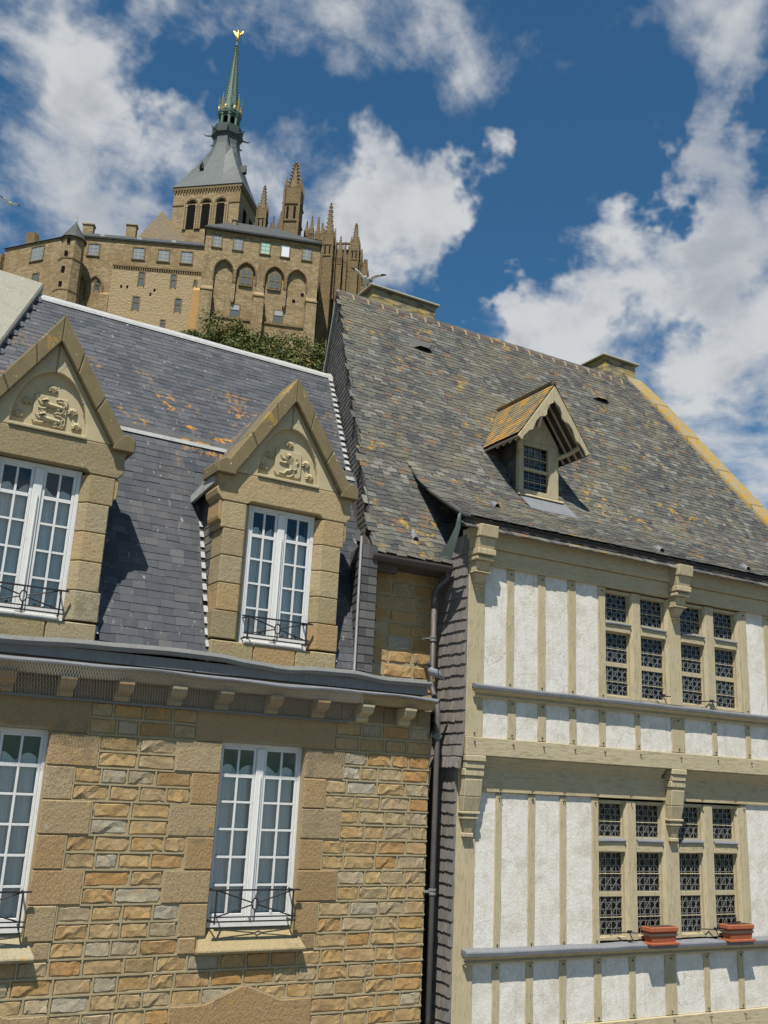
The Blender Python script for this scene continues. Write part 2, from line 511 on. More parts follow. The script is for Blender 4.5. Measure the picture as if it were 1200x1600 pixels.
def m_plaster(k):
    p = k.pos()
    n = k.noise(p, 5, 7, .7); n2 = k.noise(p, 26, 5, .7); n3 = k.noise(p, 1.3, 3, .5)
    c = k.mix(n3, (.60, .56, .505), (.66, .635, .59))
    c = k.mix(k.math('MULTIPLY', k.step(n2, .47, .66), .30), c, (.44, .41, .33))
    c = k.mix(k.math('MULTIPLY', k.step(n, .48, .64), .62), c, (.50, .46, .38))
    c = k.mix(k.math('MULTIPLY', k.step(k.noise(k.scale(p, (9, 9, 2.2)), 1, 6, .7), .60, .74), .4), c, (.40, .37, .28))
    c = k.mix(k.math('MULTIPLY', k.step(n2, .45, .25), .7), c, (.76, .75, .73))
    st = k.noise(k.scale(p, (13, 13, .9)), 1, 5, .65)
    c = k.mix(k.math('MULTIPLY', k.step(st, .55, .72), .35), c, (.36, .33, .25))
    c = k.mix(k.math('MULTIPLY', k.step(k.noise(p, 2.4, 7, .72), .48, .64), .6), c, (.45, .41, .34))
    cr = k.vor(k.vec('ADD', p, k.vec('MULTIPLY', k.n('ShaderNodeTexNoise').outputs['Color'], (.1, .1, .1))), 1.3, 'DISTANCE_TO_EDGE').outputs['Distance']
    c = k.mix(k.math('MULTIPLY', k.step(cr, .006, .001), .45), c, (.22, .19, .15))
    h = k.math('ADD', k.math('MULTIPLY', n2, .6), k.math('MULTIPLY', n, .4))
    return c, .9, k.bump(h, .6, .015)


def metal_fn(c0, c1, metallic, rough, streak=.4):
    def fn(k):
        p = k.pos()
        n = k.noise(p, 5, 5, .65); n2 = k.noise(k.scale(p, (30, 30, 8)), 1, 4, .6)
        c = k.mix(n, c0, c1)
        c = k.mix(k.math('MULTIPLY', k.step(n2, .6, .75), streak), c, tuple(min(1, v * 1.9) for v in c1))
        c = k.mix(k.math('MULTIPLY', k.step(n2, .42, .28), streak), c, tuple(v * .45 for v in c0))
        return c, k.math('ADD', rough, k.math('MULTIPLY', n, .2)), k.bump(n, .25, .02), {'Metallic': metallic}
    return fn


def m_whitepaint(k):
    p = k.pos()
    n = k.noise(k.scale(p, (40, 40, 10)), 1, 5, .65)
    c = k.mix(k.step(n, .55, .75), (.60, .60, .585), (.42, .41, .38))
    return c, .5, k.bump(n, .2, .004)


def m_curtain(k):
    p = k.pos()
    n = k.noise(k.scale(p, (30, 30, 2)), 1, 3)
    return k.mix(n, (.70, .72, .69), (.88, .89, .86)), .9, None


def m_abbey(k):
    p = k.objco()
    br = k.n('ShaderNodeTexBrick')
    swz = k.n('ShaderNodeSeparateXYZ'); k.put(swz.inputs[0], p)
    cm = k.n('ShaderNodeCombineXYZ')
    k.put(cm.inputs[0], k.math('ADD', swz.outputs[0], k.math('MULTIPLY', swz.outputs[1], 1.0))); k.put(cm.inputs[1], swz.outputs[2])
    k.put(br.inputs['Vector'], cm.outputs[0])
    br.inputs['Scale'].default_value = 1.0
    br.inputs['Brick Width'].default_value = .75; br.inputs['Row Height'].default_value = .36
    br.inputs['Mortar Size'].default_value = .03; br.inputs['Bias'].default_value = 0
    k.put(br.inputs['Color1'], (.215, .155, .08)); k.put(br.inputs['Color2'], (.33, .25, .145)); k.put(br.inputs['Mortar'], (.16, .12, .068))
    n = k.noise(p, .16, 5, .6); n2 = k.noise(p, 1.6, 4, .65)
    c = k.mix(k.math('MULTIPLY', k.step(n, .48, .64), .6), br.outputs['Color'], (.18, .12, .055))
    c = k.mix(k.math('MULTIPLY', k.step(n2, .58, .68), .6), c, (.44, .345, .22))
    c = k.mix(k.math('MULTIPLY', k.step(n2, .42, .30), .55), c, (.16, .105, .055))
    st = k.noise(k.scale(p, (.9, .9, .12)), 1, 5, .65)
    c = k.mix(k.math('MULTIPLY', k.step(st, .54, .68), .55), c, (.13, .085, .042))
    return c, .9, k.bump(n2, .6, .15)


def m_abbey_pale(k):
    p = k.objco(); v = k.vor(k.scale(p, (2.2, 2.2, 3.2)), 1); n = k.noise(p, .25, 5, .6); n2 = k.noise(p, 2.2, 4, .7)
    c = k.mix(n2, (.22, .16, .083), (.38, .295, .175))
    c = k.mix(k.math('MULTIPLY', k.step(n, .52, .70), .5), c, (.33, .22, .11))
    return c, .9, k.bump(v.outputs['Distance'], .5, .12)


def m_abbey_rust(k):
    p = k.objco(); n = k.noise(p, .5, 5, .65)
    return k.mix(n, (.34, .23, .11), (.40, .21, .055)), .9, k.bump(n, .5, .15)


def m_gable(k):
    p = k.objco(); n = k.noise(p, 2.0, 5, .7); n2 = k.noise(p, .35, 4)
    c = k.mix(n, (.17, .13, .085), (.33, .26, .18))
    return k.mix(k.math('MULTIPLY', k.step(n2, .5, .65), .5), c, (.27, .19, .05)), .95, k.bump(n, .6, .15)


def m_abbey_dark(k):
    p = k.objco()
    n = k.noise(p, .5, 5, .65); n2 = k.noise(p, 2.5, 4, .7)
    c = k.mix(n, (.10, .072, .038), (.22, .16, .085))
    c = k.mix(k.math('MULTIPLY', k.step(n2, .55, .68), .6), c, (.36, .20, .05))
    c = k.mix(k.math('MULTIPLY', k.step(n2, .45, .32), .6), c, (.10, .08, .05))
    return c, .9, k.bump(n2, .7, .2)


def m_abbey_slate(k):
    p = k.objco()
    n = k.noise(p, .9, 5, .65); n2 = k.noise(k.scale(p, (3, 3, 7)), 1, 3)
    c = k.mix(n, (.032, .036, .037), (.072, .077, .077))
    return k.mix(k.math('MULTIPLY', k.step(n2, .55, .7), .4), c, (.10, .107, .104)), .7, k.bump(n2, .3, .05)


def m_tower_slate(k):
    p = k.objco(); n = k.noise(p, .8, 5, .65); n2 = k.noise(k.scale(p, (2, 2, 6)), 1, 4)
    c = k.mix(n, (.055, .065, .066), (.10, .112, .11))
    return k.mix(k.math('MULTIPLY', k.step(n2, .52, .68), .5), c, (.15, .165, .16)), .55, k.bump(n2, .3, .05)


def m_copper(k):
    p = k.objco()
    n = k.noise(p, 1.4, 5, .65)
    c = k.mix(n, (.045, .075, .063), (.15, .23, .19))
    return k.mix(k.step(n, .55, .68), c, (.10, .10, .08)), .6, k.bump(n, .4, .08)


def flat_fn(c, rough=.6, **ex):
    ex = {a.replace('_', ' '): v for a, v in ex.items()}
    return lambda k: (c, rough, None, ex)


def m_leaf(k):
    rd = k.rnd(); n = k.noise(k.pos(), .35, 3)
    c = k.ramp(rd, [(0, (.035, .055, .012)), (.5, (.07, .095, .02)), (1, (.12, .13, .03))])
    return k.mix(k.step(n, .5, .7), c, (.13, .10, .03)), .7, None


def m_terrain(k):
    p = k.pos()
    n = k.noise(p, .12, 6, .65); n2 = k.noise(p, 1.1, 5, .65)
    c = k.mix(k.step(n, .42, .6), (.045, .06, .018), (.22, .18, .11))
    return k.mix(n2, c, k.mix(.5, c, (.09, .08, .04))), .95, k.bump(n2, .8, .4)


def m_terracotta(k):
    p = k.pos(); n = k.noise(p, 14, 5, .65)
    c = k.mix(n, (.24, .065, .03), (.36, .12, .06))
    return k.mix(k.math('MULTIPLY', k.step(n, .62, .75), .5), c, (.5, .3, .2)), .8, k.bump(n, .2, .006)


def m_cobble(k):
    p = k.pos(); v = k.vor(p, 7)
    c = k.mix(k.noise(p, 3, 4), (.10, .095, .085), (.20, .185, .16))
    return c, .85, k.bump(v.outputs['Distance'], .6, .03)


MAT = {}
WARM = [(0, (.27, .215, .115)), (.25, (.36, .29, .165)), (.5, (.34, .225, .105)), (.75, (.30, .26, .17)), (1, (.38, .27, .135))]
MAT['rock'] = material('rock_faced_granite', m_rock)
MAT['granite'] = material('dressed_granite', granite_fn(WARM))
MAT['quoin'] = material('tooled_granite', granite_fn([(0, (.30, .195, .092)), (.35, (.335, .235, .12)), (.6, (.29, .23, .14)), (.8, (.31, .20, .09)), (1, (.34, .27, .165))], .6, .3))
MAT['mortar'] = material('mortar', m_mortar)
MAT['lime'] = material('carved_limestone', m_limestone)
MAT['coping'] = material('lichened_coping_stone', m_coping)
MAT['slate'] = material('blue_slate', m_slate_blue)
MAT['oldslate'] = material('old_stone_slate', m_slate_old)
MAT['lichslate'] = material('lichened_slate', m_slate_lichen)
MAT['darkslate'] = material('hung_slate', m_slate_dark)
MAT['shingle'] = material('wood_shingle', m_shingle)
MAT['timber'] = material('painted_timber', m_timber)
MAT['beam'] = material('painted_beam', lambda k: m_timber(k, True))
MAT['plaster'] = material('lime_plaster', m_plaster)
MAT['zinc'] = material('zinc', metal_fn((.125, .125, .12), (.21, .21, .20), .0, .6))
MAT['lead'] = material('lead_sheet', metal_fn((.115, .12, .13), (.19, .195, .21), .0, .55, .4))
MAT['paleLead'] = material('pale_lead', metal_fn((.26, .26, .255), (.41, .41, .40), .0, .6, .5))
MAT['pipe'] = material('dark_pipe', metal_fn((.075, .065, .06), (.13, .12, .115), .3, .5))
MAT['copperpipe'] = material('verdigris_lead', metal_fn((.18, .26, .24), (.35, .40, .39), .15, .55))
MAT['gutterwood'] = material('dark_gutter', metal_fn((.06, .048, .042), (.11, .09, .08), .0, .7, .3))
MAT['iron'] = material('wrought_iron', flat_fn((.035, .033, .034), .5, Metallic=.4))
MAT['white'] = material('white_paint', m_whitepaint)
MAT['curtain'] = material('net_curtain', m_curtain)
MAT['came'] = material('lead_came', flat_fn((.22, .22, .21), .5, Metallic=.3))
MAT['ridge'] = material('ridge_tile_clay', metal_fn((.065, .046, .038), (.115, .085, .068), 0, .8, .3))
MAT['chimney'] = material('lichened_chimney_stone', m_chimney)
MAT['capstone'] = material('chimney_capstone', metal_fn((.28, .26, .19), (.42, .40, .32), 0, .85, .4))
MAT['yellowcoping'] = material('yellow_lichened_coping', m_yellow)
MAT['render'] = material('weathered_render', metal_fn((.20, .19, .155), (.31, .295, .245), 0, .85, .6))
MAT['frieze'] = material('shaded_sooty_frieze', granite_fn([(0, (.17, .13, .075)), (.5, (.23, .17, .095)), (1, (.19, .15, .10))], 0, .5))  # stone colour darkened for the shade between the corbels, and for soot
MAT['dark'] = material('painted_unlit_black', flat_fn((.012, .011, .010), 1.0, Specular_IOR_Level=0.0))  # near-black colour paints the unlit depth of rooms, openings and niches
MAT['deck'] = material('roof_boards', flat_fn((.045, .04, .036), .95))
MAT['abbey'] = material('abbey_granite', m_abbey)
MAT['abbeydark'] = material('weathered_carved_granite', m_abbey_dark)
MAT['abbeyslate'] = material('abbey_slate', m_abbey_slate)
MAT['abbeypale'] = material('pale_abbey_rubble', m_abbey_pale)
MAT['abbeyrust'] = material('rust_lichened_granite', m_abbey_rust)
MAT['gablestone'] = material('gable_rubble', m_gable)
MAT['fargrey'] = material('grey_far_joinery', flat_fn((.30, .31, .31), .7))
MAT['fargreyglass'] = material('grey_far_glass', flat_fn((.20, .22, .225), .35))
MAT['copperdark'] = material('dark_copper', flat_fn((.055, .075, .068), .6))
MAT['towerslate'] = material('tower_slate', m_tower_slate)
MAT['copper'] = material('copper_patina', m_copper)
MAT['gold'] = material('gilding', flat_fn((.62, .42, .12), .4, Metallic=.8))
MAT['leaf'] = material('shrub_leaf', m_leaf)
MAT['bark'] = material('bark', flat_fn((.06, .045, .03), .9))
MAT['terrain'] = material('rocky_hillside', m_terrain)
MAT['terracotta'] = material('terracotta', m_terracotta)
MAT['cobble'] = material('street_cobbles', m_cobble)
MAT['wire'] = material('galvanised_wire', flat_fn((.34, .35, .35), .5, Metallic=.3))
MAT['featherGrey'] = material('grey_feathers', flat_fn((.22, .23, .26), .8))
MAT['featherDark'] = material('dark_feathers', flat_fn((.05, .055, .065), .7))
MAT['featherWhite'] = material('white_feathers', flat_fn((.72, .72, .70), .8))
MAT['beak'] = material('beak', flat_fn((.4, .22, .05), .6))


def glass_material(name, tint, extra):
    m = bpy.data.materials.new(name)
    m.use_nodes = True
    t = m.node_tree
    t.nodes.clear()
    k = NT(t)
    out = k.n('ShaderNodeOutputMaterial')
    tr = k.n('ShaderNodeBsdfTransparent'); k.put(tr.inputs[0], tint)
    gl = k.n('ShaderNodeBsdfGlossy'); gl.inputs['Roughness'].default_value = .03
    k.put(gl.inputs['Normal'], k.bump(k.noise(k.pos(), 2.5, 2), .06, .05))
    fr = k.n('ShaderNodeFresnel'); fr.inputs[0].default_value = 1.5
    mx = k.n('ShaderNodeMixShader')
    k.put(mx.inputs[0], k.math('ADD', fr.outputs[0], extra))
    t.links.new(tr.outputs[0], mx.inputs[1]); t.links.new(gl.outputs[0], mx.inputs[2])
    t.links.new(mx.outputs[0], out.inputs[0])
    return m


MAT['glass'] = glass_material('window_glass', (.96, .97, .97), .0)
MAT['oldglass'] = glass_material('old_leaded_glass', (.30, .34, .33), -.01)
MAT['farglass'] = material('far_window_glass', flat_fn((.10, .115, .12), .25))
MAT['paleglass'] = material('painted_sky_glass', flat_fn((.62, .66, .68), .3))  # bright sky reflection painted in as a flat pale colour
MAT['greenglass'] = material('greenish_window_glass', flat_fn((.32, .50, .40), .3))


# ---------------------------------------------------------------- slates on a surface
def slate_mesh(name, mat, chip=0.0, seed=0):
    """unit slate: x across [-.5,.5], y down the slope [0,1], z out; tail lifted"""
    r_ = random.Random(seed)
    j = lambda: r_.uniform(-chip, chip)
    t0, t1, th = 0.0, .010, .007
    mb = MB()
    a = [(-.5, 0, t0), (.5, 0, t0), (.5 + j() * .3, 1 + j(), t1), (-.5 + j() * .3, 1 + j(), t1)]
    b = [(x, y, z + th) for x, y, z in a]
    mb.add(a + b, [(4, 5, 6, 7), (2, 3, 7, 6), (3, 0, 4, 7), (1, 2, 6, 5)])
    return mb.mesh(name, mat, fix=False)


def add_slate(mb, p, U, T, N, w, L, chip, r_, rnd, th=.007, lift=.010):
    j = lambda: r_.uniform(-chip, chip)
    a = [p - U * (w / 2), p + U * (w / 2), p + U * (w / 2 + j() * .3) + T * (L + j() * L) + N * lift, p - U * (w / 2 + j() * .3) + T * (L + j() * L) + N * lift]
    b = [q + N * th for q in a]
    mb.add(a + b, [(4, 5, 6, 7), (2, 3, 7, 6), (3, 0, 4, 7), (1, 2, 6, 5)], rnd)


def lay_slates(parent, part, path, xr, w, expo, mat, mask, to_world, seed, nmax=300, chip=.05, wvar=.12, lift=.010, rndfn=None, overlap=2.0):
    """path: polyline of (y,z) from eave upwards. xr(y) -> (x0,x1). Pieces that show largest become
    single objects named slate, the others one joined part."""
    r_ = random.Random(seed)
    segs = []
    tot = 0
    for (y0, z0), (y1, z1) in zip(path[:-1], path[1:]):
        L = math.hypot(y1 - y0, z1 - z0); segs.append((tot, L, y0, z0, y1, z1)); tot += L
    pieces = []
    s = expo * 1.0
    row = 0
    while s < tot:
        for (st, L, y0, z0, y1, z1) in segs:
            if st <= s < st + L or (st, L, y0, z0, y1, z1) == segs[-1]:
                f = (s - st) / L
                if f <= 1.0001 and f >= 0:
                    break
        y = y0 + (y1 - y0) * f; z = z0 + (z1 - z0) * f
        up = Vector((0, (y1 - y0) / L, (z1 - z0) / L)); T = -up
        N = Vector((0, -up.z, up.y))
        if N.z < 0:
            N = -N
        x0, x1 = xr(y)
        x = x0 - r_.random() * w
        while x < x1:
            ww = w * (1 + r_.uniform(-wvar, wvar))
            cx = x + ww / 2
            mid = Vector((cx, y, z)) + T * (expo * .5)
            if x0 + ww * .12 < cx < x1 - ww * .12 and mask(mid):
                Ls = expo * overlap
                head = Vector((cx, y, z)) - T * (Ls - expo) + N * (.003 + r_.uniform(0, .004))
                pieces.append((head, N, T, ww * .975, Ls * (1 + r_.uniform(-.03, .03)), mid))
            x += ww
        s += expo * (1 + r_.uniform(-.03, .03)); row += 1
    vis = [(i, (to_world @ p[5] - CAM).length) for i, p in enumerate(pieces) if in_view(to_world @ p[5], 0)]
    vis.sort(key=lambda a: a[1])
    single = set(i for i, _ in vis[:nmax])
    mb = MB()
    variants = [slate_mesh('slate', mat, chip, seed * 10 + q) for q in range(4)]
    for i, (h, N, T, ww, Ls, mid) in enumerate(pieces):
        rv = rndfn(mid, r_) if rndfn else r_.random()
        if i in single:
            m = axes(h, Vector((ww, 0, 0)), T * Ls, N * (lift / .010))
            inst('slate', variants[i % 4], part, m)
        else:
            add_slate(mb, h, Vector((1, 0, 0)), T, N, ww, Ls, chip, r_, rv, lift=lift)
    if mb.v:
        o = mb.build('slate_field', mat, part, fix=False)
        o['kind'] = 'stuff'
    return len(pieces)


# ================================================================ setting
gnd = MB()
gnd.add([(-900, -900, 0), (900, -900, 0), (900, 900, 0), (-900, 900, 0)], [(0, 1, 2, 3)])
tag(gnd.build('ground', MAT['cobble'], fix=False), 'grey cobbled street in front of the houses', kind='structure')


def hill_z(x, y):
    d = math.hypot(x * .92, y)
    z = 4 + .598 * max(0, d - 27)
    if d > 134:
        z = 4 + .598 * 107 + min(1, (d - 134) / 10) * 6
    az = math.degrees(math.atan2(x, max(y, 1)))
    k = max(0.0, min(1.0, (31 - az) / 7)); z *= k * k * (3 - 2 * k)
    z *= max(0.0, min(1.0, (y - 22) / 12))
    return z + (1.5 * mnoise.noise(Vector((x * .12, y * .12, 1.7))) + .5 * mnoise.noise(Vector((x * .5, y * .5, 4)))) * min(1, z / 12) - .3


hb = MB()
HX = [-90 + 6 * i for i in range(48)]; HY = [22 + 5.2 * i for i in range(38)]
hb.add([(x, y, hill_z(x, y) if y < 214 else -.3) for y in HY for x in HX],
       [(j * len(HX) + i, j * len(HX) + i + 1, (j + 1) * len(HX) + i + 1, (j + 1) * len(HX) + i) for j in range(len(HY) - 1) for i in range(len(HX) - 1)])
tag(hb.build('hillside', MAT['terrain'], smooth=True, fix=False), 'steep rocky hillside rising behind the houses', kind='structure')

# ================================================================ left house: granite front, slate mansard, two stone dormers
FY = 12.0
XE = 7.86                                   # right end of the front
house = thing('granite_house', 'ochre granite house with slate mansard roof and two carved stone dormers', 'house', (4.5, 12, 0), world_coords=True)

WIN = [(1.43, 2.60), (4.73, 5.90)]          # window openings of the storey
WZ0, WZ1 = 4.72, 6.92
# --- wall core (mortar), cut round the openings
wall = MB()
x = -1.5
for a, b in WIN:
    wall.box(x, a, FY, FY + .6, 0, 7.34); x = b
wall.box(x, XE, FY, FY + .6, 0, 7.34)
for a, b in WIN:
    wall.box(a, b, FY, FY + .6, 0, 4.60); wall.box(a, b, FY + .002, FY + .6, 6.95, 7.34)
wall.box(-1.5, XE - .15, FY, FY + .6, 7.342, 7.88)
wall_o = wall.build('wall', MAT['mortar'], house)
side = MB(); side.box(-1.5, XE - .02, FY + .601, 17.5, 0, 7.88)
side.build('rear_wall', MAT['mortar'], house)


def rock_mesh(seed):
    """rock-faced block: sunk edges, rough broken face with one or two chipped ledges"""
    r_ = random.Random(seed)
    nx, nz = 7, 4
    vs = []; fs = []
    tx, tz = r_.uniform(-.02, .02), r_.uniform(-.012, .012)
    fx = r_.uniform(-.35, .35); fa = r_.uniform(-1.2, 1.2); fd = r_.choice((0, 0, .007, .012))
    for j in range(nz + 1):
        for i in range(nx + 1):
            edge = i in (0, nx) or j in (0, nz)
            ux = -.5 + i / nx; uz = -.5 + j / nz
            if edge:
                vs.append((ux + r_.uniform(-.008, .010) * (j not in (0, nz)), .010, uz + r_.uniform(-.03, .03) * (i not in (0, nx))))
            else:
                gx = math.copysign(min(.455, abs(ux) * 1.22 + .02), ux); gz = math.copysign(min(.40, abs(uz) * 1.55), uz) if abs(uz) > .01 else 0
                h = .014 + tx * ux * .7 + tz * uz * .7 + r_.uniform(-.006, .007)
                if (ux - fx) + fa * uz > 0:
                    h -= fd
                vs.append((gx + r_.uniform(-.035, .035), -max(.004, h), gz + r_.uniform(-.06, .06)))
    for j in range(nz):
        for i in range(nx):
            q = [j * (nx + 1) + i, j * (nx + 1) + i + 1, (j + 1) * (nx + 1) + i + 1, (j + 1) * (nx + 1) + i]
            if r_.random() < .5:
                fs += [(q[0], q[1], q[2]), (q[0], q[2], q[3])]
            else:
                fs += [(q[0], q[1], q[3]), (q[1], q[2], q[3])]
    mb = MB(); mb.add(vs, fs)
    return mb.mesh('stone', MAT['rock'], fix=False)


ROCKS = [rock_mesh(100 + i) for i in range(24)]
joints = MB()
_ri = 0


def stone_run(parent, x0, x1, z0, z1, y, r_, wmin=.28, wmax=.48, jnt=.026, jmb=None, zcut=None):
    """one course of rock-faced stones with proud ribbon joints"""
    global _ri
    n = max(1, round((x1 - x0) / .385))
    ws = [r_.uniform(wmin, wmax) for _ in range(n)]
    k = (x1 - x0) / sum(ws)
    x = x0
    for i, w in enumerate(ws):
        w *= k
        _ri += 1
        m = Matrix.Translation((x + w / 2, y, (z0 + z1) / 2)) @ Matrix.Diagonal((max(.02, w - jnt), r_.uniform(.8, 1.25), z1 - z0 - jnt, 1))
        inst('stone', ROCKS[_ri * 7 % 24], parent, m)
        if jmb is not None:
            if i:
                jmb.box(x - .010, x + .010, y - .016, y + .02, z0 + .010, z1 - .0105)
        x += w
    if jmb is not None:
        jmb.box(x0 - .002, x1 + .002, y - .0165, y + .02, z0 - .010, z0 + .010)


sr = random.Random(21)
# courses, top down
ztops = [7.325, 7.13, 6.935]
q = 6.935
while q > 4.66:
    q -= .19; ztops.append(q)
while q > 3.0:
    q -= .188; ztops.append(q)
# quoin blocks round each window (two courses each), long and short in turn
QB = []
for wi, (a, b) in enumerate(WIN):
    zt = 6.935
    for i in range(6):
        lw, rw = ((.60, .58) if i % 2 == 0 else (.36, .33))
        QB.append((a - lw, a, zt - .38, zt)); QB.append((b, b + rw, zt - .38, zt))
        zt -= .38
    QB.append((a - .34, a - .12, zt - .188, zt)); QB.append((b + .12, b + .30, zt - .188, zt))
LINT = [(a - .36, b + .42) for a, b in WIN]
LOWL = [(1.0, 2.98), (4.36, 6.20)]           # shaped lintels of the floor below
for zi in range(len(ztops) - 1):
    z1, z0 = ztops[zi], ztops[zi + 1]
    zm = (z0 + z1) / 2
    ex = []
    for wi, (a, b) in enumerate(WIN):
        if zm > 6.935:
            ex.append(LINT[wi])
        elif zm > 4.46:
            lo = min([qx[0] for qx in QB if qx[2] < zm < qx[3] and qx[1] <= a + .01 and qx[0] > a - .7] or [a])
            hi = max([qx[1] for qx in QB if qx[2] < zm < qx[3] and qx[0] >= b - .01 and qx[1] < b + .7] or [b])
            ex.append((lo, hi))
        elif zm < 3.92:
            ex.append(LOWL[wi])
    x = .3
    for lo, hi in sorted(ex) + [(XE, XE)]:
        if lo - x > .12:
            stone_run(wall_o, x, lo, z0, z1, FY, sr, jmb=joints)
            for xx in (x, lo):
                if .31 < xx < XE - .01:
                    joints.box(xx - .010, xx + .010, FY - .016, FY + .02, z0 + .0105, z1 - .0105)
        x = max(x, hi)
joints.build('pointing', MAT['mortar'], wall_o)


def dressed(name, parent, x0, x1, z0, z1, y0, y1, mat='quoin', bev=.012, jit=.0):
    mb = MB(); g = .004
    mb.box(x0 + g, x1 - g, y0, y1, z0 + g, z1 - g)
    return mb.build(name, MAT[mat], parent, bevel=bev)


for i, (x0, x1, z0, z1) in enumerate(QB):
    dressed('quoin', wall_o, x0, x1, z0, z1, FY - .018 - .004 * (i % 3), FY + .30)
for wi, (a, b) in enumerate(LINT):
    # lintel with a shallow ogee cut in the soffit
    w0, w1 = WIN[wi]; c = (w0 + w1) / 2
    pts = [(a, 6.94), (w0 - .02, 6.94), (w0 + .03, 6.99), (c - .12, 6.985), (c, 7.02), (c + .12, 6.985), (w1 - .03, 6.99), (w1 + .02, 6.94), (b, 6.94), (b, 7.318), (a, 7.318)]
    mb = MB(); mb.prism(pts, FY - .024, FY + .30, 'y')
    mb.build('lintel', MAT['quoin'], wall_o, bevel=.01)
for a, b in LOWL:
    c = (a + b) / 2
    mb = MB(); mb.prism([(a, 3.1), (b, 3.1), (b, 3.905), (b - .42, 3.905), (c + .04, 4.085), (c - .04, 4.085), (a + .42, 3.905), (a, 3.905)], FY - .028, FY + .2, 'y')
    mb.build('lintel', MAT['quoin'], wall_o, bevel=.008)
    e = MB()
    for p, q_ in (((a, 3.915), (a + .42, 3.915)), ((a + .42, 3.915), (c, 4.10)), ((c, 4.10), (b - .42, 3.915)), ((b - .42, 3.915), (b, 3.915))):
        e.hexa([(p[0], FY - .02, p[1] - .01), (q_[0], FY - .02, q_[1] - .01), (q_[0], FY + .02, q_[1] - .01), (p[0], FY + .02, p[1] - .01),
                (p[0], FY - .02, p[1] + .012), (q_[0], FY - .02, q_[1] + .012), (q_[0], FY + .02, q_[1] + .012), (p[0], FY + .02, p[1] + .012)])
    e.build('pointing', MAT['mortar'], wall_o)


# --- french windows
def french_window(parent, x0, x1, z0, z1, yf, rows, top_fixed=True, curtain_label=None, direct=False):
    """two casements of 2 x rows panes in a white frame; the frame face stands at yf"""
    wn = MB(); w = .055
    wn.box(x0, x0 + w, yf, yf + .07, z0, z1); wn.box(x1 - w, x1, yf, yf + .07, z0, z1)
    wn.box(x0 + w, x1 - w, yf, yf + .07, z1 - w, z1); wn.box(x0 + w, x1 - w, yf - .01, yf + .07, z0, z0 + .06)
    if direct:
        win = parent
        wn.build('window_frame', MAT['white'], win, bevel=.006)
    else:
        win = wn.build('window', MAT['white'], parent, bevel=.006)
    xm = (x0 + x1) / 2
    zb = z0 + .06; zt = z1 - w
    # meeting stile with a rounded moulding
    st = MB(); st.box(xm - .055, xm + .055, yf - .012, yf + .055, zb, zt)
    st.build('meeting_stile', MAT['white'], win, bevel=.008)
    hm = MB(); hm.tube([(xm + .005, yf - .022, zb + .05), (xm + .005, yf - .022, zt - .35)], .016, 6)
    hm.build('stile_moulding', MAT['white'], win)
    ph = (zt - zb - .11) / rows
    for sx in (0, 1):
        a = x0 + w if sx == 0 else xm + .055
        b = xm - .055 if sx == 0 else x1 - w
        cs = MB(); s_ = .038
        cs.box(a + .002, a + s_, yf + .008, yf + .05, zb, zt); cs.box(b - s_, b - .002, yf + .008, yf + .05, zb, zt)
        cs.box(a + s_, b - s_, yf + .008, yf + .05, zb, zb + .095); cs.box(a + s_, b - s_, yf + .008, yf + .05, zt - .03, zt)
        cs.build('casement', MAT['white'], win, bevel=.004)
        bars = MB(); m_ = (a + b) / 2
        bars.box(m_ - .013, m_ + .013, yf + .004, yf + .045, zb + .095, zt - .03)
        for r_ in range(1, rows):
            zr = zb + .095 + ph * r_
            th = .03 if r_ == rows - 1 and top_fixed else .013
            bars.box(a + s_, b - s_, yf + .006, yf + .046, zr - th, zr + .013)
        bars.build('glazing_bars', MAT['white'], win)
        for r_ in range(rows):
            for cc in (0, 1):
                pa, pb = (a + s_ - .004, m_ - .009) if cc == 0 else (m_ + .009, b - s_ + .004)
                g = MB(); z_ = zb + .095 + ph * r_
                g.box(pa, pb, yf + .022, yf + .026, z_ + .006, z_ + ph - .006)
                g.build('pane', MAT['glass'], win)
    # dark room behind the window
    rm = MB(); d = 1.6
    rm.add([(x0 - .3, yf + .09, z0 - .2), (x1 + .3, yf + .09, z0 - .2), (x1 + .3, yf + d, z0 - .2), (x0 - .3, yf + d, z0 - .2),
            (x0 - .3, yf + .09, z1 + .2), (x1 + .3, yf + .09, z1 + .2), (x1 + .3, yf + d, z1 + .2), (x0 - .3, yf + d, z1 + .2)],
           [(0, 1, 2, 3), (7, 6, 5, 4), (1, 5, 6, 2), (2, 6, 7, 3), (3, 7, 4, 0)])
    rm.build('room', MAT['dark'], win, fix=False)
    # net curtains: two wavy panels, gathered, scalloped top
    if curtain_label:
        c = thing('net_curtain', curtain_label, 'curtain', (xm, yf + .14, z0), world_coords=True)
        for sx in (0, 1):
            a = x0 + .05 if sx == 0 else xm - .02
            b = xm + .02 if sx == 0 else x1 - .05
            mb = MB(); n = 26; nz = 9
            vs = []; ztop = z1 - .40
            for j in range(nz):
                for i in range(n):
                    f = i / (n - 1)
                    sc = .10 * abs(math.sin(f * math.pi * 2)) if j == nz - 1 else 0
                    vs.append((a + (b - a) * f, yf + .095 + .018 * math.sin(f * 31 + sx + j * .18) + .008 * math.sin(f * 77), z0 + .03 + (ztop - z0) * j / (nz - 1) + sc))
            mb.add(vs, [(j * n + i, j * n + i + 1, (j + 1) * n + i + 1, (j + 1) * n + i) for j in range(nz - 1) for i in range(n - 1)])
            mb.build('curtain_panel', MAT['curtain'], c, smooth=True, fix=False)
    return win


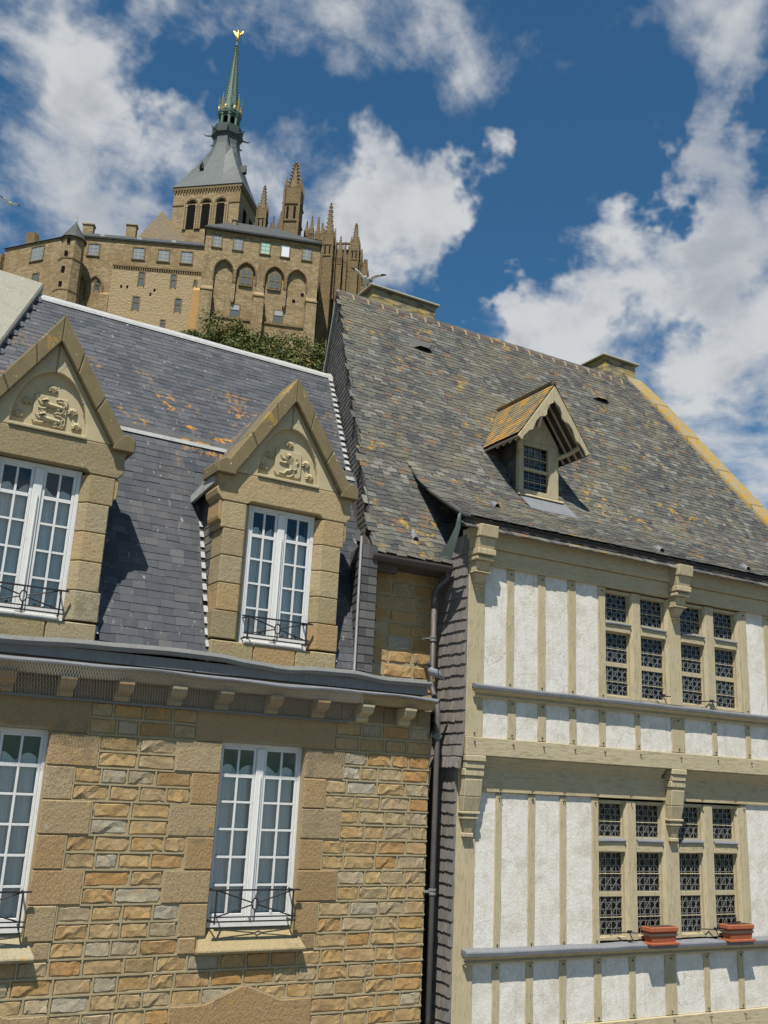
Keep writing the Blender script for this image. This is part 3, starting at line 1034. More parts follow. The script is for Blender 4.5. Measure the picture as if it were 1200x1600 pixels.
def railing(parent, x0, x1, z0, z1, y):
    rl = MB()
    r = .011
    rl.box(x0 - .03, x1 + .03, y - .014, y + .014, z1 - .009, z1 + .009)
    rl.box(x0, x1, y - .010, y + .010, z0 - .008, z0 + .008)
    rl.box(x0, x1, y - .010, y + .010, z0 + .045, z0 + .058)
    xm, zm = (x0 + x1) / 2, (z0 + z1) / 2 + .02
    for xx in (x0 + .06, x1 - .06):
        rl.tube([(xx, y, z0 - .03), (xx, y, z1)], r, 6)
        rl.tube([(xx, y, z1 - .005), (xx + (.03 if xx > xm else -.03), y + .22, z1 - .005)], r, 6)
        rl.tube([(xx, y, z0), (xx + (.03 if xx > xm else -.03), y + .22, z0)], r, 6)
    rr = .052
    for sx in (-1, 1):
        for sz_ in (-1, 1):
            ex, ez = (x0 + .06 if sx < 0 else x1 - .06), (z0 + .05 if sz_ < 0 else z1)
            d = Vector((ex - xm, 0, ez - zm)).normalized()
            rl.tube([(xm + d.x * rr, y, zm + d.z * rr), (ex, y, ez)], r * .85, 6)
    rl.tube([(xm + rr * .75 * math.cos(a * math.pi / 8), y, zm + rr * 1.25 * math.sin(a * math.pi / 8)) for a in range(17)], r * .8, 5, caps=False)
    rl.tube([(xm, y, zm + rr), (xm, y, zm + rr + .07)], [r, .002], 5)
    rl.tube([(xm, y, zm - rr * 1.2), (xm, y, z0)], r * .8, 5)
    return rl.build('railing', MAT['iron'], parent)


for wi, (a, b) in enumerate(WIN):
    lab = ['pale net curtain behind the storey window below the two-lion dormer', 'pale net curtain behind the storey window below the one-lion dormer'][wi]
    wn = french_window(house, a - .02, b + .02, WZ0 + .02, WZ1 + .03, FY + .10, 6, True, lab)
    railing(wn, a + .0, b - .02, 4.83, 5.19, FY - .10)
    # reveals stand in the quoins; sloping sill
    sl = MB()
    sl.hexa([(a - .13, FY - .115, 4.465), (b + .13, FY - .115, 4.465), (b + .13, FY + .1, 4.465), (a - .13, FY + .1, 4.465),
             (a - .14, FY - .13, 4.505), (b + .14, FY - .13, 4.505), (b + .04, FY + .1, 4.73), (a - .04, FY + .1, 4.73)])
    sl.box(a - .02, b + .02, FY + .1, FY + .3, 4.55, 4.732)
    sl.build('sill', MAT['granite'], wn, bevel=.01)

# --- cornice: corbels, stone cornice, lead cover, zinc gutter, wire net
CORB = [-1.35, -.68, -.01, .66, 1.33, 2.0, 2.68, 3.36, 4.02, 4.64, 5.33, 6.01, 6.69, 7.37]
PJ = .66                                    # cornice projection factor
prof = [(FY + .1, 7.325), (FY - .06, 7.325), (FY - .10, 7.345), (FY - .115, 7.38), (FY - .10, 7.41), (FY - .16, 7.42), (FY - .23, 7.445), (FY - .265, 7.48), (FY - .265, 7.512), (FY - .29, 7.52), (FY - .29, 7.565), (FY + .1, 7.565)]
prof = [(FY + (y - FY) * (.92 if y < FY else 1), z) for y, z in prof]
for i, cx in enumerate(CORB):
    mb = MB(); mb.prism(prof, cx - .095, cx + .095, 'x')
    mb.build('corbel', MAT['lime' if i > 11 else 'granite'], house, bevel=.008)
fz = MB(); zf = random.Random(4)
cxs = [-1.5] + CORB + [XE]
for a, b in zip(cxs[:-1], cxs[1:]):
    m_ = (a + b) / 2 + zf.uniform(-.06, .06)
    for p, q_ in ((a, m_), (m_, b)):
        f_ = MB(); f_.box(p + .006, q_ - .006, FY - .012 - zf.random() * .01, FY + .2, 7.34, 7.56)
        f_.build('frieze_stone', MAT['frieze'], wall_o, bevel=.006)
ls = MB(); ls.box(-1.5, 6.48, FY - .085, FY + .05, 7.300, 7.322)
ls.build('string_ledge', MAT['zinc'], house)
cor = MB()
cprof = [(FY + .2, 7.568), (FY - .33, 7.568), (FY - .345, 7.60), (FY - .385, 7.63), (FY - .40, 7.66), (FY - .44, 7.67), (FY - .44, 7.715), (FY + .2, 7.76)]
cprof = [(FY + (y - FY) * (PJ if y < FY else 1), z) for y, z in cprof]
cor.sweep_x(lambda x: cprof, [-1.5, 2.4, 4.1, 5.6, 6.9, 7.77])
cor.build('cornice', MAT['granite'], house)
sag = lambda x: .014 * math.sin(x * 2.1) + .008 * math.sin(x * 5.3 + 1)
ld = MB()
ld.sweep_x(lambda x: [(FY + .15, 7.772 + sag(x) * .3), (FY - .302, 7.727 + sag(x) * .4), (FY - .324, 7.703 + sag(x)), (FY - .320, 7.684 + sag(x)), (FY - .297, 7.690 + sag(x) * .6), (FY - .297, 7.718 + sag(x) * .4), (FY + .15, 7.764 + sag(x) * .3)],
           [-1.5 + .2 * i for i in range(46)] + [7.78])
ld.build('lead_cover', MAT['lead'], house)
LIPX = [(-2, 7.93), (1.85, 7.92), (2.93, 7.965), (4.0, 7.99), (4.5, 7.985), (5.0, 7.945), (5.45, 7.92), (6.0, 7.955), (6.5, 7.965), (7.0, 7.925), (7.5, 7.935), (8, 7.955)]


def lip(x):
    for (a, za), (b, zb) in zip(LIPX[:-1], LIPX[1:]):
        if a <= x <= b:
            t = (x - a) / (b - a); t = t * t * (3 - 2 * t)
            return za + (zb - za) * t


gu = MB()
gu.sweep_x(lambda x: [(FY - .035, lip(x) + .05), (FY - .05, lip(x) - .03), (FY - .12, lip(x) - .055), (FY - .150, lip(x) - .04), (FY - .166, lip(x) - .004), (FY - .156, lip(x) + .020),
                      (FY - .134, lip(x) + .024), (FY - .120, lip(x) + .006), (FY - .11, lip(x) - .01), (FY - .07, lip(x) + .005), (FY - .045, lip(x) + .06)], [-1.5 + .13 * i for i in range(71)] + [7.76])
gu.build('gutter', MAT['zinc'], house, smooth=False)
for i in range(12):
    gb = MB(); x = -1.3 + i * .78
    gb.sweep_x(lambda xx: [(FY - .115, lip(x) - .06), (FY - .154, lip(x) - .046), (FY - .174, lip(x) - .004), (FY - .160, lip(x) + .026), (FY - .132, lip(x) + .030), (FY - .11, lip(x) + .004)], [x - .012, x + .012])
    gb.build('gutter_bracket', MAT['zinc'], house)
up = MB(); up.box(-1.5, 7.74, FY - .09, FY + .15, 7.775, 7.905)
up.build('gutter_board', MAT['zinc'], house)
# wire net hung from the cornice to the ledge
net = MB()
p0 = lambda x: Vector((x, FY - .334 + .010 * math.sin(x * 3), 7.705 + sag(x)))
pm = lambda x: Vector((x, FY - .30 + .02 * math.sin(x * 1.7), 7.55 + .012 * math.sin(x * 4)))
p1_ = lambda x: Vector((x, FY - .10 + .01 * math.sin(x * 5), 7.315))
def netp(x, t):
    a, b, c = p0(x), pm(x), p1_(x)
    return a.lerp(b, t * 2.2) if t < .4545 else b.lerp(c, (t - .4545) / .5455)
NS = 9
stp = .034; xw = -1.4
while xw < 6.55:
    for sgn in (1, -1):
        pts = [netp(min(6.55, max(-1.45, xw + sgn * .13 * k / NS)), k / NS) for k in range(NS + 1)]
        for a, b in zip(pts[:-1], pts[1:]):
            d = Vector((.0016, 0, 0))
            net.add([a - d, a + d, b + d, b - d], [(0, 1, 2, 3)])
    xw += stp
no = net.build('pigeon_net', MAT['wire'], house, fix=False)
no['kind'] = 'stuff'

# --- roof
gwx = lambda y: 6.80 + .25 * (y - 12.1)              # skewed party wall with the timber house
gxl = lambda y: 2.22 + .50 * (y - 15.6)              # skewed parapet on the other side
LOW = [(12.02, 8.03), (13.33, 11.25)]
UPP = [(13.62, 11.36), (15.6, 13.97)]
roof = MB()
def deck(path, off, x0f, x1f):
    (y0, z0), (y1, z1) = path
    n = Vector((0, -(z1 - z0), (y1 - y0))).normalized() * -off
    roof.hexa([(x0f(y0), y0 + n.y, z0 + n.z), (x1f(y0), y0 + n.y, z0 + n.z), (x1f(y0), 16.2, z0 + n.z), (x0f(y0), 16.2, z0 + n.z),
               (x0f(y1), y1 + n.y, z1 + n.z), (x1f(y1), y1 + n.y, z1 + n.z), (x1f(y1), 16.2, z1 + n.z), (x0f(y1), 16.2, z1 + n.z)])
deck(LOW, .02, lambda y: -1.4, lambda y: gwx(y) + .02)
deck(UPP, .02, lambda y: gxl(y) - .1, lambda y: gwx(y) + .02)
roof_o = roof.build('roof', MAT['deck'], house)
DORM = [(2.07, .90), (5.345, .92)]                   # dormer centres and half widths


def mask_low(p):
    for c, hw in DORM:
        if abs(p.x - c) < hw - .03 and p.z < 10.75:
            return False
        if p.z >= 10.6 and abs(p.x - c) < (12.0 - p.z) * .62:
            return False
    return True


I4 = Matrix.Identity(4)
lay_slates(house, roof_o, LOW, lambda y: (-1.4, gwx(y)), .185, .118, MAT['slate'], mask_low, I4, 31, 300, chip=.025, wvar=.06)
lay_slates(house, roof_o, UPP, lambda y: (gxl(y), gwx(y)), .185, .115, MAT['slate'], lambda p: True, I4, 32, 0, chip=.03, wvar=.06)
# break flashing and ridge
bk = MB()
bk.hexa([(-1.4, 13.27, 11.20), (7.08, 13.27, 11.20), (7.08, 13.70, 11.30), (-1.4, 13.70, 11.30), (-1.4, 13.29, 11.262), (7.08, 13.29, 11.262), (7.08, 13.70, 11.37), (-1.4, 13.70, 11.37)])
bk.build('break_flashing', MAT['paleLead'], house)
bk2 = MB(); bk2.box(-1.4, 7.1, 13.35, 13.60, 11.285, 11.365)
bk2.build('break_roll', MAT['zinc'], house)
rg = MB()
rg.sweep_x(lambda x: [(15.50, 13.90), (15.52, 13.955), (15.60, 14.035 + .006 * math.sin(x * 3)), (15.70, 14.0), (15.72, 13.9)], [2.2 + .35 * i for i in range(16)] + [gwx(15.6) + .01])
rg.build('ridge_capping', MAT['paleLead'], house)
# step flashings against the skewed party wall
for i in range(19):
    t = i / 18
    y = UPP[0][0] + (UPP[1][0] - UPP[0][0]) * t; z = UPP[0][1] + (UPP[1][1] - UPP[0][1]) * t
    f_ = MB(); xx = gwx(y)
    f_.hexa([(xx - .07, y - .045, z - .02), (xx + .01, y - .045, z - .02), (xx + .01, y + .02, z + .055), (xx - .07, y + .02, z + .055),
             (xx - .07, y - .06, z + .0), (xx + .01, y - .06, z + .0), (xx + .01, y + .005, z + .075), (xx - .07, y + .005, z + .075)])
    f_.build('step_flashing', MAT['paleLead'], roof_o)
# parapet at the other end: rendered sloping top
pr = MB()
def ppt(y, off, lat):
    t = (y - UPP[0][0]) / (UPP[1][0] - UPP[0][0]); z = UPP[0][1] + (UPP[1][1] - UPP[0][1]) * t
    return (gxl(y) + lat, y - off * .79, z + off * .60)
pr.hexa([ppt(13.3, -.3, .02), ppt(13.3, -.3, -1.9), ppt(15.75, -.3, -1.9), ppt(15.75, -.3, .02),
         ppt(13.3, .16, .02), ppt(13.3, .22, -1.9), ppt(15.75, .22, -1.9), ppt(15.75, .16, .02)])
pr.build('parapet', MAT['render'], house, bevel=.03)
for i in range(11):
    y = 13.6 + i * .19
    f_ = MB(); a = ppt(y, .03, .03)
    f_.box(a[0] - .02, a[0] + .07, a[1] - .03, a[1] + .06, a[2] - .03, a[2] + .05)
    f_.build('step_flashing', MAT['lead'], roof_o)


# --- stone dormers
def shell(parent, cx, y, cz, r):
    mb = MB(); n = 15; vs = [(cx, y - .012, cz - r * .75)]
    for i in range(n):
        a = R(-25 + 230 * i / (n - 1))
        rr = r * (1.0 if i % 2 == 0 else .93)
        vs.append((cx + rr * math.cos(a), y - (.006 if i % 2 else .014), cz + rr * math.sin(a) * .95))
    for i in range(n):
        a = R(-25 + 230 * i / (n - 1))
        vs.append((cx + r * .55 * math.cos(a), y - (.028 if i % 2 else .040), cz + r * .55 * math.sin(a) * .95 - r * .1))
    for i in range(n):
        a = R(-25 + 230 * i / (n - 1))
        vs.append((cx + r * 1.0 * math.cos(a), y + .01, cz + r * math.sin(a) * .95))
    fs = []
    for i in range(n - 1):
        fs += [(1 + i, 2 + i, n + 2 + i, n + 1 + i), (n + 1 + i, n + 2 + i, 0), (2 * n + 1 + i, 2 * n + 2 + i, 2 + i, 1 + i)]
    mb.add(vs, fs)
    return mb.build('scallop_shell', MAT['lime'], parent)


def stroke(mb, pts, r, y, n=6):
    mb.tube([(p[0], y - (p[2] if len(p) > 2 else 0), p[1]) for p in pts], r, n)


def lion_walking(mb, cx, cz, w, y):
    """heraldic lion walking, facing left, head full-face, tail over the back"""
    S = lambda u, v: (cx + u * w, cz + v * w)
    stroke(mb, [S(.34, .00), S(.15, .02), S(-.10, .03), S(-.22, .10)], [w * .085, w * .075, w * .10, w * .10], y - .01)
    stroke(mb, [S(-.24, .16), S(-.26, .22)], [w * .13, w * .09], y - .018)
    for k in range(7):                      # mane
        a = R(-60 + 50 * k); stroke(mb, [S(-.25 + .09 * math.cos(a), .18 + .09 * math.sin(a)), S(-.25 + .16 * math.cos(a + .3), .18 + .15 * math.sin(a + .3))], [w * .035, w * .012], y - .015, 5)
    stroke(mb, [S(-.22, .04), S(-.34, .02), S(-.45, .14), S(-.47, .20)], [w * .055, w * .05, w * .04, w * .03], y - .008)
    stroke(mb, [S(-.16, .00), S(-.20, -.12), S(-.36, -.14), S(-.44, -.12)], [w * .06, w * .045, w * .04, w * .03], y - .008)
    stroke(mb, [S(-.05, .0), S(-.02, -.12), S(-.12, -.16)], [w * .05, w * .04, w * .03], y - .006)
    stroke(mb, [S(.30, .0), S(.20, -.10), S(.30, -.18), S(.16, -.20)], [w * .075, w * .055, w * .04, w * .035], y - .008)
    stroke(mb, [S(.37, .0), S(.42, -.10), S(.36, -.18), S(.47, -.20)], [w * .07, w * .05, w * .04, w * .035], y - .008)
    stroke(mb, [S(.40, .03), S(.46, .12), S(.36, .20), S(.20, .20), S(.14, .26), S(.26, .31), S(.36, .29)], [w * .035, w * .03, w * .03, w * .03, w * .03, w * .035, w * .045], y - .010)


def lion_rampant(mb, cx, cz, w, y):
    S = lambda u, v: (cx + u * w, cz + v * w)
    stroke(mb, [S(.12, -.22), S(.08, -.02), S(-.02, .18)], [w * .10, w * .095, w * .14], y - .012)
    stroke(mb, [S(-.04, .30), S(-.12, .34)], [w * .12, w * .09], y - .02)
    for k in range(8):
        a = R(-40 + 36 * k); stroke(mb, [S(-.03 + .1 * math.cos(a), .28 + .1 * math.sin(a)), S(-.03 + .2 * math.cos(a + .3), .28 + .19 * math.sin(a + .3))], [w * .04, w * .014], y - .016, 5)
    stroke(mb, [S(-.08, .16), S(-.26, .20), S(-.34, .32)], [w * .06, w * .05, w * .04], y - .01)
    stroke(mb, [S(-.06, .06), S(-.22, .02), S(-.38, .04)], [w * .06, w * .05, w * .04], y - .01)
    stroke(mb, [S(.08, -.24), S(-.08, -.28), S(-.18, -.40), S(-.36, -.38)], [w * .09, w * .065, w * .05, w * .04], y - .01)
    stroke(mb, [S(.14, -.26), S(.22, -.38), S(.08, -.48), S(-.06, -.50)], [w * .085, w * .06, w * .045, w * .04], y - .01)
    stroke(mb, [S(.18, -.22), S(.34, -.14), S(.30, .04), S(.40, .16), S(.34, .30)], [w * .04, w * .035, w * .035, w * .04, w * .05], y - .01)


def dormer(cx, hw, nl):
    ck = MB()
    slope_y = lambda z: LOW[0][0] + (z - LOW[0][1]) * (LOW[1][0] - LOW[0][0]) / (LOW[1][1] - LOW[0][1])
    for sx in (-1, 1):
        x = cx + sx * (hw - .06)
        ck.prism([(FY + .41, 8.0), (FY + .41, 10.45), (slope_y(10.45) + .03, 10.45), (slope_y(9.2) + .03, 9.2)], x - .02, x + .02, 'x')
    d = ck.build('dormer', MAT['deck'], house)
    yF = FY - .03
    hwi = .50
    o0, o1 = cx - hwi, cx + hwi
    z0, z1 = 8.24, 10.08
    # sill course
    for a, b in ((cx - hw, cx - .31), (cx - .31, cx + .30), (cx + .30, cx + hw)):
        dressed('sill_stone', d, a, b, 7.93, 8.22, yF, FY + .42, 'granite', .014)
    # jamb blocks
    zt = z1
    for i in range(5):
        zb = zt - .368
        ins = .0 if i else -.02
        rr = random.Random(int(cx * 10) + i)
        for sx in (-1, 1):
            xo = cx + sx * (hw - (.035 if 0 < i < 4 else 0.0)); xi = cx + sx * hwi
            mb = MB()
            pts = [(xi, yF + .10), (xi + sx * .085, yF), (xo, yF), (xo, FY + .42), (xi, FY + .42)]
            mb.prism(pts, zb + .004, zt - .004, 'z')
            mb.build('jamb_stone', MAT['granite'], d, bevel=.010)
            if i == 0:                       # scrolled kneeler foot on the outer edge
                k = MB(); xa, xb = xo + sx * .05, xo - sx * .02
                k.prism([(xb, zt - .003), (xa, zt - .003), (xa, zb + .16), (xa - sx * .01, zb + .11), (xa - sx * .045, zb + .085), (xb, zb + .12)], yF + .015, FY + .40, 'y')
                k.build('kneeler_scroll', MAT['granite'], d, bevel=.008)
        zt = zb
    # lintel with chamfered soffit corners
    ln = MB(); hw2 = hw + .02
    ln.prism([(cx - hw2, 10.085), (o0 - .075, 10.085), (o0 - .02, 10.13), (o1 + .02, 10.13), (o1 + .075, 10.085), (cx + hw2, 10.085), (cx + hw2 + .07, 10.16), (cx + hw2 + .09, 10.24), (cx + hw2 + .05, 10.30), (cx + hw2 + .09, 10.46),
              (cx + hw2 + .09, 10.50), (cx - hw2 - .09, 10.50), (cx - hw2 - .09, 10.46), (cx - hw2 - .05, 10.30), (cx - hw2 - .09, 10.24), (cx - hw2 - .07, 10.16)], yF - .004, FY + .42, 'y')
    ln.build('lintel', MAT['granite'], d, bevel=.012)
    # tympanum: limestone triangle, open pointed arch, carved panel behind
    apz = 11.86
    slope = (apz - 10.50) / .93
    ah, aw = .76, .455
    arch = []
    for i in range(9):                        # left foot to apex
        t = i / 8
        arch.append((cx - aw + aw * (1 - math.cos(t * math.pi / 2)) ** .95, 10.545 + ah * math.sin(t * math.pi / 2) ** .92 * (1.0)))
    left = [(cx - .93, 10.505), (cx - aw, 10.505)] + arch + [(cx, apz)]
    right = [(2 * cx - a, b) for a, b in reversed(left)]
    joint = .003
    tl = MB(); tl.prism([(a - joint, b) for a, b in left], yF + .005, FY + .35, 'y'); tl.build('tympanum_stone', MAT['lime'], d, bevel=.012)
    tr = MB(); tr.prism([(a + joint, b) for a, b in right], yF + .005, FY + .35, 'y'); tr.build('tympanum_stone', MAT['lime'], d, bevel=.012)
    jl = MB()
    for (xa, za, xb, zb) in ((cx - .215, 11.42, cx + .03, 11.40), (cx + .02, 11.40, cx + .20, 11.44), (cx + .02, 11.30, cx + .17, 11.48), (cx - .02, 11.30, cx - .16, 11.46), (cx + .36, 10.98, cx + .55, 11.01), (cx - .36, 10.98, cx - .55, 11.01)):
        a, b = Vector((xa, yF + .003, za)), Vector((xb, yF + .003, zb)); t = Vector((0, 0, .004))
        jl.add([a - t, b - t, b + t, a + t, a - t + Vector((0, .02, 0)), b - t + Vector((0, .02, 0)), b + t + Vector((0, .02, 0)), a + t + Vector((0, .02, 0))], [(0, 1, 2, 3), (0, 4, 5, 1), (3, 2, 6, 7)])
    jl.build('joint_lines', MAT['paleLead'], d)
    yp = FY + .045
    pn = MB(); pn.prism([(cx - .70, 10.51), (cx + .70, 10.51), (cx, 11.70)], yp, FY + .34, 'y')
    pn.build('carved_panel', MAT['lime'], d)
    pb = MB(); pb.box(cx - .47, cx + .47, yF - .028, yp + .01, 10.503, 10.545)
    pb.build('panel_ledge', MAT['lime'], d, bevel=.008)
    # shield
    sh = MB(); s_ = .20; b0 = 10.585
    sh.prism([(cx - s_, b0 + .40), (cx - s_, b0 + .06), (cx - s_ + .03, b0 + .02), (cx - .07, b0 + .015), (cx, b0 - .015), (cx + .07, b0 + .015), (cx + s_ - .03, b0 + .02), (cx + s_, b0 + .06), (cx + s_, b0 + .40)], yp - .03, yp + .01, 'y')
    sh.build('shield', MAT['lime'], d, bevel=.006)
    li = MB()
    if nl == 2:
        lion_walking(li, cx + .01, b0 + .27, .36, yp - .028); lion_walking(li, cx, b0 + .085, .36, yp - .028)
    else:
        lion_rampant(li, cx, b0 + .20, .37, yp - .028)
    li.build('lion_relief', MAT['lime'], d)
    for px_, pz in ((0, 11.08), (-.285, 10.86), (-.36, 10.67), (.275, 10.84), (.345, 10.66)):
        shell(d, cx + px_, yp, pz, .066)
    # rake copings in blocks, kneelers
    oz = 12.06; k0 = 10.52
    yc0, yc1 = yF - .095, FY + .45
    for sx in (-1, 1):
        A = Vector((cx + sx * .985, k0 + .02)); B = Vector((cx, oz))
        dirv = (B - A).normalized(); nrm = Vector((-dirv.y * sx, dirv.x * sx)) * -1
        if nrm.y > 0:
            nrm = -nrm
        th = .20
        # inner edge meets the mirror plane at cx
        tin = (cx - (A + nrm * th).x) / dirv.x
        In0, In1 = A + nrm * th * .92, A + nrm * th + dirv * tin
        n = 3
        cuts = [0, .36, .70, 1.0]
        for i in range(n):
            t0_, t1_ = cuts[i] + (.002 if i else 0), cuts[i + 1] - (.002 if i < n - 1 else 0)
            o_a, o_b = A.lerp(B, t0_), A.lerp(B, t1_); i_a, i_b = In0.lerp(In1, t0_), In0.lerp(In1, t1_)
            mb = MB(); ex = sx * .001
            mb.prism([(o_a.x + ex, o_a.y), (o_b.x + ex, o_b.y), (i_b.x + ex, i_b.y), (i_a.x + ex, i_a.y)], yc0, yc1, 'y')
            mb.build('coping_stone', MAT['coping'], d, bevel=.014)
        kn = MB()
        kx0, kx1 = cx + sx * .80, cx + sx * 1.075
        kn.prism([(kx0, k0 - .09), (kx1, k0 - .09), (kx1, k0 + .075), (kx1 - sx * .10, k0 + .14), (kx1 - sx * .17, k0 + .12), (kx0, k0 - .02)], yc0 - .004, yc1, 'y')
        kn.build('kneeler', MAT['coping'], d, bevel=.014)
    # slate-hung cheeks and little roof behind the gable
    cs = MB(); rr = random.Random(int(cx * 100))
    for sx in (-1, 1):
        x = cx + sx * (hw - .035)
        z = 8.05
        rowi = 0
        while z < 10.5:
            yb, ye = FY + .36, slope_y(z + .06) + .05
            y = yb - (.08 if rowi % 2 else 0)
            while y < ye:
                w = .17; y2 = min(y + w, ye)
                if y2 - max(y, yb) > .03:
                    ya = max(y, yb)
                    cs.hexa([(x, ya + .003, z), (x + sx * .014, ya + .003, z), (x + sx * .014, y2 - .003, z), (x, y2 - .003, z),
                             (x, ya + .003, z + .19), (x + sx * .003, ya + .003, z + .19), (x + sx * .003, y2 - .003, z + .19), (x, y2 - .003, z + .19)], rr.random())
                y += w
            z += .118; rowi += 1
    o = cs.build('cheek_slates', MAT['darkslate'], d); o['kind'] = 'stuff'
    dr = MB()
    for sx in (-1, 1):
        e0 = Vector((cx + sx * (hw + .10), 0, 10.40)); r0 = Vector((cx, 0, 11.93))
        ys = FY + .43
        e1y, r1y = slope_y(10.40) + .12, 13.9
        dr.add([(e0.x, ys, e0.z), (r0.x, ys, r0.z), (r0.x, r1y, r0.z), (e0.x, e1y, e0.z), (e0.x, ys, e0.z - .06), (r0.x, ys, r0.z - .06), (r0.x, r1y, r0.z - .06), (e0.x, e1y, e0.z - .06)],
               [(0, 1, 2, 3), (7, 6, 5, 4), (0, 4, 5, 1), (3, 2, 6, 7), (0, 3, 7, 4)])
    dr.build('dormer_roof', MAT['slate'], d)
    # pale lead edge on the eave of the little roof
    for sx in (-1, 1):
        le = MB(); xe = cx + sx * (hw + .10)
        le.hexa([(xe - .02, FY + .10, 10.33), (xe + .02, FY + .10, 10.33), (xe + sx * .03 + .02, 13.28, 10.17), (xe + sx * .03 - .02, 13.28, 10.17),
                 (xe - .02, FY + .10, 10.46), (xe + .02, FY + .10, 10.46), (xe + sx * .03 + .02, 13.32, 10.27), (xe + sx * .03 - .02, 13.32, 10.27)])
        le.build('lead_edge', MAT['paleLead'], d)
    # step flashings where cheek meets slope
    for i in range(12):
        z = 8.12 + i * .158
        for sx in (-1, 1):
            x = cx + sx * (hw - .02); y = slope_y(z)
            f_ = MB(); f_.hexa([(x, y - .05, z), (x + sx * .055, y - .05, z), (x + sx * .055, y + .0, z + .09), (x, y + .0, z + .09),
                                (x, y - .035, z), (x + sx * .055, y - .03, z), (x + sx * .055, y + .03, z + .09), (x, y + .03, z + .09)])
            f_.build('step_flashing', MAT['paleLead'], d)
    lab = 'pale net curtain behind the dormer window under the %s' % ('two carved lions' if nl == 2 else 'single carved lion')
    french_window_children(d, o0 - .01, o1 + .01, z0 - .02, z1 + .04, FY + .09, lab)
    railing(d, o0 + .01, o1 - .02, 8.29, 8.57, FY - .06)
    return d


def french_window_children(d, x0, x1, z0, z1, yf, lab):
    """same window, its pieces hung straight on the dormer"""
    return french_window(d, x0, x1, z0, z1, yf, 5, True, lab, direct=True)


for (cx, hw), nl in zip(DORM, (2, 1)):
    dd = dormer(cx, hw, nl)


# ================================================================ right house: timber framed, jettied, old slate roof
RZ = R(-1.0502)
th = thing('timber_house', 'cream half-timbered house with white plaster panels, jettied storeys and lichened slate roof', 'house', (8.2, 11.65, 0), RZ)
TW = Matrix.Translation((8.2, 11.65, 0)) @ Matrix.Rotation(RZ, 4, 'Z')
UR = 9.6                                  # right end of the front
VL = .17                                  # plane of the lower storey, behind the jetty


def tb(name, u0, u1, v0, v1, z0, z1, mat='timber', bev=.008, parent=None):
    mb = MB(); mb.box(u0, u1, v0, v1, z0, z1)
    if mat == 'timber' and u1 - u0 > z1 - z0:
        mat = 'beam'
    return mb.build(name, MAT[mat], parent or th, bevel=bev)


wr = random.Random(77)


def stud(u0, u1, z0, z1, v, wob=.008):
    """upright with slightly wandering edges"""
    n = 5
    mb = MB(); rings = []
    a_ = [wr.uniform(-wob, wob) for _ in range(n)]; b_ = [wr.uniform(-wob, wob) for _ in range(n)]
    for i in range(n):
        z = z0 + (z1 - z0) * i / (n - 1)
        rings += [(u0 + a_[i], v, z), (u1 + b_[i], v, z), (u1 + b_[i], v + .12, z), (u0 + a_[i], v + .12, z)]
    fs = []
    for i in range(n - 1):
        for k in range(4):
            fs.append((i * 4 + k, i * 4 + (k + 1) % 4, i * 4 + 4 + (k + 1) % 4, i * 4 + 4 + k))
    fs += [(3, 2, 1, 0), tuple(4 * (n - 1) + k for k in range(4))]
    mb.add(rings, fs)
    o = mb.build('stud', MAT['timber'], th, bevel=.006)
    for z in (z0 + .06, z1 - .06):
        peg = MB(); uc = (u0 + u1) / 2
        peg.tube([(uc, v + .02, z), (uc, v - .022, z - .012)], .011, 6)
        peg.build('peg', MAT['gutterwood'], o)
    return o


def panel(u0, u1, z0, z1, v):
    """plaster infill, gently bellied, just behind the studs"""
    nx, nz = 4, 6
    vs = []; ins = .010
    for j in range(nz + 1):
        for i in range(nx + 1):
            e = i in (0, nx) or j in (0, nz)
            vs.append((u0 - .006 + (u1 - u0 + .012) * i / nx, v + (.016 if e else .012 + wr.uniform(-.0015, .0015)), z0 - .006 + (z1 - z0 + .012) * j / nz))
    fs = [(j * (nx + 1) + i, j * (nx + 1) + i + 1, (j + 1) * (nx + 1) + i + 1, (j + 1) * (nx + 1) + i) for j in range(nz) for i in range(nx)]
    mb = MB(); mb.add(vs, fs); mb.box(u0 - .005, u1 + .005, v + .03, v + .11, z0 - .005, z1 + .005)
    return mb.build('plaster_panel', MAT['plaster'], th, fix=False, smooth=True)


def fill(posts, z0, z1, v):
    """posts: list of (u0,u1); builds them and the panels between. The corner post (first, wide) is built apart"""
    for a, b in posts:
        if a < .1:
            continue
        stud(a, b, z0, z1, v)
    for (a, b), (c, d) in zip(posts[:-1], posts[1:]):
        panel(b, c, z0, z1, v)


